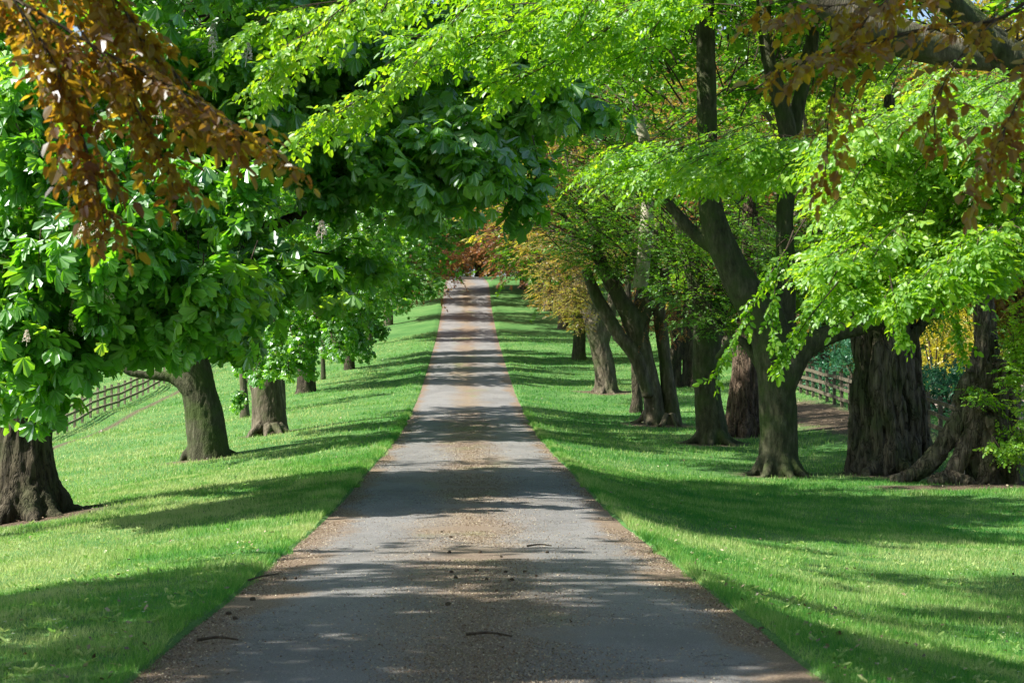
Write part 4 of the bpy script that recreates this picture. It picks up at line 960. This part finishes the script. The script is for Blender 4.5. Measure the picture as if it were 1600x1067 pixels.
# copper beech on the left, just outside the frame
T = side_tree(-6.4, 9.5, .45, 9, 'near copper beech whose orange-brown leaves hang across the top left corner', 'copper_beech_tree', 'bark_grey')
C = Crown('copper', 'beech', .78)
kk = dict(n=22, L=.15, nsub=3, spacing=.12, drop=-.35)
branch_px(C, [(-160, -60), (-20, -20), (80, 32), (160, 80), (240, 120), (320, 165), (400, 215)], 9, .010, None, kk)
branch_px(C, [(0, -30), (55, 50), (80, 90), (110, 160), (135, 230), (160, 320)], 8.8, .007, None, dict(n=18, L=.14, nsub=3, spacing=.14, drop=-.5))
branch_px(C, [(40, -90), (130, -40), (190, 10), (230, 70), (290, 130)], 9.2, .008, None, dict(n=15, L=.15, nsub=3, spacing=.13, drop=-.4))
branch_px(C, [(120, 40), (180, 120), (220, 180), (262, 262)], 9, .005, None, dict(n=12, L=.16, nsub=2, spacing=.14, drop=-.4))
branch_px(C, [(-100, -60), (30, -30), (120, 0), (200, 30)], 9.4, .008, None, dict(n=10, L=.16, nsub=2, spacing=.14, drop=-.3))
canopy(C, -6, 8, 8.5, 6.5, 6, 4.5, 300, 'beech', 'far', upper, low=-.5, scale=.75)
C.finish(T)
# copper beech on the right
T = side_tree(7.6, 8.5, .45, 9, 'near copper beech whose brown leaves hang across the top right corner', 'copper_beech_tree', 'bark_grey')
C = Crown('copper', 'beech', .82)
branch_px(C, [(1760, -80), (1640, -20), (1560, 30), (1480, 40), (1390, 60), (1300, 80), (1235, 100)], 10, .012, None, dict(n=16, L=.16, nsub=2, spacing=.12, drop=-.3))
branch_px(C, [(1500, -60), (1400, -10), (1330, 60), (1300, 150), (1290, 255)], 10, .006, None, dict(n=10, L=.12, nsub=2, spacing=.14, drop=-.5))
branch_px(C, [(1700, 0), (1640, 60), (1600, 140), (1570, 200), (1545, 262)], 9.6, .007, None, dict(n=12, L=.10, nsub=2, spacing=.12, drop=-.4))
branch_px(C, [(1560, -60), (1450, -20), (1370, 0), (1290, 10), (1230, 0)], 10.4, .008, None, dict(n=14, L=.14, nsub=2, spacing=.12, drop=-.3))
branch_px(C, [(1560, 20), (1500, 90), (1465, 150), (1460, 185)], 10, .005, None, dict(n=5, L=.10, nsub=2, spacing=.14, drop=-.4))
canopy(C, 7.6, 8, 8.5, 5, 5.5, 4.5, 60, 'beech', 'far', upper, low=-.4, scale=.6)
C.finish(T)
# left-row chestnuts beside and behind the camera, plus an unseen one added for shade
for x, y, lab, nb in ((-8.2, 15.2, 'horse chestnut of the left-hand row standing just outside the frame', 320), (-8.2, 1, 'horse chestnut of the left-hand row standing behind the photographer', 200), (-11, 30.5, 'unseen horse chestnut added left of the frame to shade the right lawn', 260)):
    T = side_tree(x, y, .55, 9, lab, 'horse_chestnut_tree', 'bark_dark'); C = Crown('chestnut', 'chestmid', 1.0)
    canopy(C, x + 1.5, y, 10.5, 7.5, 7, 6, nb, 'chestnut', 'chestmid', upper, sp=.42, low=-.6, scale=1.15); C.finish(T)
# the great grey limb crossing the top right
Tn = [o for o in COL.objects if o.get('label', '').startswith('twisted hollow')][0]
g = Geo(); Pp, rr_ = pxs([(1250, -60, 30), (1300, 5, 34), (1360, 40, 36), (1420, 62, 33), (1480, 80, 26), (1540, 92, 22), (1620, 100, 22), (1740, 120, 26)], 40)
tube(g, spline(Pp, 40), np.interp(np.linspace(0, 7, 40), range(8), rr_), 20, cap=True, flute=lambda a, s: 1 + .06 * np.sin(3 * a + s * 9) + .04 * np.sin(7 * a - s * 5))
T = side_tree(17.5, 41, .55, 6, 'grey-limbed beech beyond the right edge whose heavy limb crosses the top right', 'beech_tree', 'bark_grey')
tube(g, spline([Pp[-1], np.array([17.5, 41, 6.0])], 8), np.linspace(.32, .42, 8), 16)
g.build('limb', M['bark_grey'], T, True)
C = Crown('beech_far', 'far', .6); canopy(C, 17, 41, 10, 4.5, 4.5, 5, 70, 'beech', 'far', upper, scale=.6); C.finish(T)

# ================================================================== woodland behind: a few kinds, copied
def wood_proto(kind, seed, nb=330):
    T = thing({'copper_far': 'copper_beech_tree'}.get(kind, 'woodland_tree'), (0, 0, 0), 'x', 'tree')
    g = Geo()
    for P, rad in [( [np.array(p) * [1, 1, 1] for p in S[0]], S[1]) for S in generic_strokes(0, 0, .42, 11, seed, (.3, .2), 7)]:
        P = [np.array([p[0], p[1], p[2] - float(zground(0, 0))]) for p in P]; tube(g, spline(P, 14), np.interp(np.linspace(0, len(P) - 1, 14), range(len(P)), rad), 8)
    g.build('trunk', M['bark_grey'], T, True)
    C = Crown(kind, 'far', .75); canopy(C, 0, 0, 8.6, 5.6, 5.6, 8.2, nb, 'beech', 'far', None, L=2.6, low=-.98, scale=.8, nsub=9, sp=.34); C.finish(T); return T
protos = {k: wood_proto(k, 70 + i) for i, k in enumerate(('beech_far', 'lime', 'copper_far', 'gold'))}
def copy_thing(src, loc, rz, s, label, group):
    r = src.copy(); COL.objects.link(r); r.location = loc; r.rotation_euler = (0, 0, rz); r.scale = s; r['label'] = label; r['group'] = group
    for ch in src.children:
        c = ch.copy(); COL.objects.link(c); c.parent = r
    return r
cname = {'beech_far': 'green', 'lime': 'yellow-green', 'copper_far': 'red-brown copper', 'gold': 'golden-brown'}
spots = []
wr = np.random.default_rng(5)
for y in np.arange(92, 240, 11):                   # behind the right-hand fence
    for k, x in enumerate(np.arange(17, .30 * y + 12, 9.5)):
        spots.append((x + wr.normal(0, 1.6), y + wr.normal(0, 2.5), 'right'))
for y in np.arange(104, 240, 12):                   # behind the left-hand fence
    for k, x in enumerate(np.arange(-20, -.25 * y - 12, -9.5)):
        spots.append((x + wr.normal(0, 1.6), y + wr.normal(0, 2.5), 'left'))
for x in np.arange(-34, 40, 6.2):                   # closing the view beyond the crest
    for y in (240, 256, 274):
        spots.append((x + wr.normal(0, 1.4), y + wr.normal(0, 2), 'crest'))
spots = [s for s in spots if not (s[2] == 'crest' and abs(s[0] - float(curve_x(np.array(s[1])))) < 5 and s[1] < 232) and not (s[2] == 'left' and (s[1] < 138 or s[0] > -26))]
used = set(); zl = {'right': 'trees in the wood beyond the right-hand fence', 'left': 'trees beyond the left-hand fence', 'crest': 'trees closing the view at the top of the drive'}
ql = {'right': '{} tree in the wood beyond the right-hand fence', 'left': '{} tree beyond the left-hand fence', 'crest': '{} tree in the wood past the top of the drive'}
for x, y, w_ in spots:
    k = wr.choice(['beech_far', 'lime', 'copper_far', 'gold'], p=[.34, .24, .30, .12] if w_ != 'left' else [.5, .3, .15, .05])
    P = (x, y, float(zground(x, y)) - .1); s = wr.uniform(.95, 1.3) * (1.12 if y > 150 else 1); label = ql[w_].format(cname[k]); grp = label.replace('tree ', 'trees ')
    if k not in used:
        used.add(k); T = protos[k]; T.location = P; T['label'] = label; T['group'] = grp; T.rotation_euler = (0, 0, wr.random() * 6); T.scale = (s, s, s)
    else: copy_thing(protos[k], P, wr.random() * 6, (s, s * wr.uniform(.9, 1.1), s * wr.uniform(.95, 1.1)), label, grp)

# hedge, yellow bushes and the ploughed field beyond the right-hand fence
def bush(name, x, y, rx_, ry_, H, kind, label, n=900, sc_=.5, cat='bush'):
    z = float(zground(x, y)); T = thing(name, (x, y, z), label, cat); C = Crown(kind, 'far', sc_)
    u = norm(rng.normal(0, 1, (n, 3))); u[:, 2] = np.abs(u[:, 2]); q = rng.uniform(.55, 1, n) ** .6
    P = np.array([x, y, z]) + u * [rx_, ry_, H] * q[:, None] * (1 + .2 * vnoise(u * 3))[:, None]
    place_sprays(C.l, 'far', P, u + rng.normal(0, .4, (n, 3)), rng.normal(0, .5, (n, 3)) + [0, 0, 1], sc_)
    for i in range(7):
        a = rng.random() * 6.28; tube(C.w, [[x, y, z - .1], [x + math.cos(a) * rx_ * .3, y + math.sin(a) * ry_ * .3, z + H * .5], [x + math.cos(a) * rx_ * .6, y + math.sin(a) * ry_ * .6, z + H * .85]], [.05, .03, .01], 5)
    C.finish(T, 'foliage')
for i, (px, Yb, k, H, rx_, lab) in enumerate(((1300, 84, 'hedge', 2.6, 2.6, 'blue-green bush beyond the right fence, between the big beech and the fluted yew'),
                                  (1345, 80, 'hedge', 2.0, 2.2, 'low blue-green bush beyond the right fence close against the fluted yew'),
                                  (1470, 66, 'hedge', 1.7, 1.9, 'dense teal-green bush right of the fluted yew, beyond the fence'),
                                  (1520, 66, 'hedge', 1.7, 1.7, 'dark teal-green bush hidden behind the twisted hollow trunk'),
                                  (1430, 68, 'hedge', 1.6, 1.5, 'teal-green bush just peeping out right of the fluted yew'),
                                  (1460, 78, 'yellow', 3.4, 1.6, 'yellow-flowering bush above the teal bush, right of the fluted yew'),
                                  (1500, 82, 'yellow', 3.6, 1.7, 'yellow-flowering bush farther right, next to the twisted trunk'),
                                  (1350, 92, 'yellow', 4.1, 2.2, 'yellow-flowering bush above the blue-green bush beyond the fence'),
                                  (1300, 96, 'gold', 4.3, 1.8, 'golden-brown bush beyond the fence beside the big beech limb'))):
    P = at(px, 600, Yb); bush('bush', P[0], Yb, rx_, rx_, H, k, lab, int(500 * rx_ * H / 3), .5)
bx = np.arange(16, 46, 1.0); by = np.arange(30, 92, 1.0)
def zfield(x, y): return zground(x, y) + .03 + .04 * np.sin(x * 7) * 0
m, nt, out, N = mat("field_earth"); L = nt.links.new
tc = N("ShaderNodeTexCoord"); n_ = N("ShaderNodeTexNoise"); n_.inputs['Scale'].default_value = 6; n_.inputs['Detail'].default_value = 6; L(tc.outputs['Object'], n_.inputs['Vector'])
r_ = ramp(N, [(.35, (.12, .085, .07)), (.6, (.26, .2, .17))]); L(n_.outputs['Fac'], r_.inputs[0]); p = N("ShaderNodeBsdfPrincipled"); p.inputs['Roughness'].default_value = .95
L(r_.outputs[0], p.inputs['Base Color']); L(p.outputs[0], out.inputs[0])
tag(grid_sheet('field', bx, by, zfield, m), kind='structure')

for x, y, k, lab in ((-8, 203, 'copper_far', 'copper beech at the left of the crest, standing over the end of the drive'), (-9.5, 217, 'beech_far', 'green tree at the left of the crest behind the copper beech'),
                     (8.5, 205, 'copper_far', 'copper beech at the right of the crest, standing over the end of the drive'), (11, 219, 'lime', 'yellow-green tree at the right of the crest behind the copper beech'), (-14, 228, 'copper_far', 'copper beech farthest left along the crest')):
    copy_thing(protos[k], (x, y, float(zground(x, y)) - .1), wr.random() * 6, (1.15, 1.15, 1.1), lab, 'trees standing round the crest')
for i, (x, y, k) in enumerate(((-9, 236, 'hedge'), (-5.5, 238, 'copper_far'), (-2, 237, 'beech_far'), (1.5, 238, 'copper_far'), (5, 237, 'beech_far'), (8.5, 236, 'copper_far'), (12, 238, 'hedge'))):
    bush('bush', x, y, 2.6, 2.2, 4.2, k, ('blue-green', 'low reddish', 'green', 'reddish-brown', 'light green', 'rusty', 'teal')[i] + ' bush closing the crest beyond the drive, ' + ('leftmost', 'second from left', 'third from left', 'in the middle', 'third from right', 'second from right', 'rightmost')[i], 1100, .6)
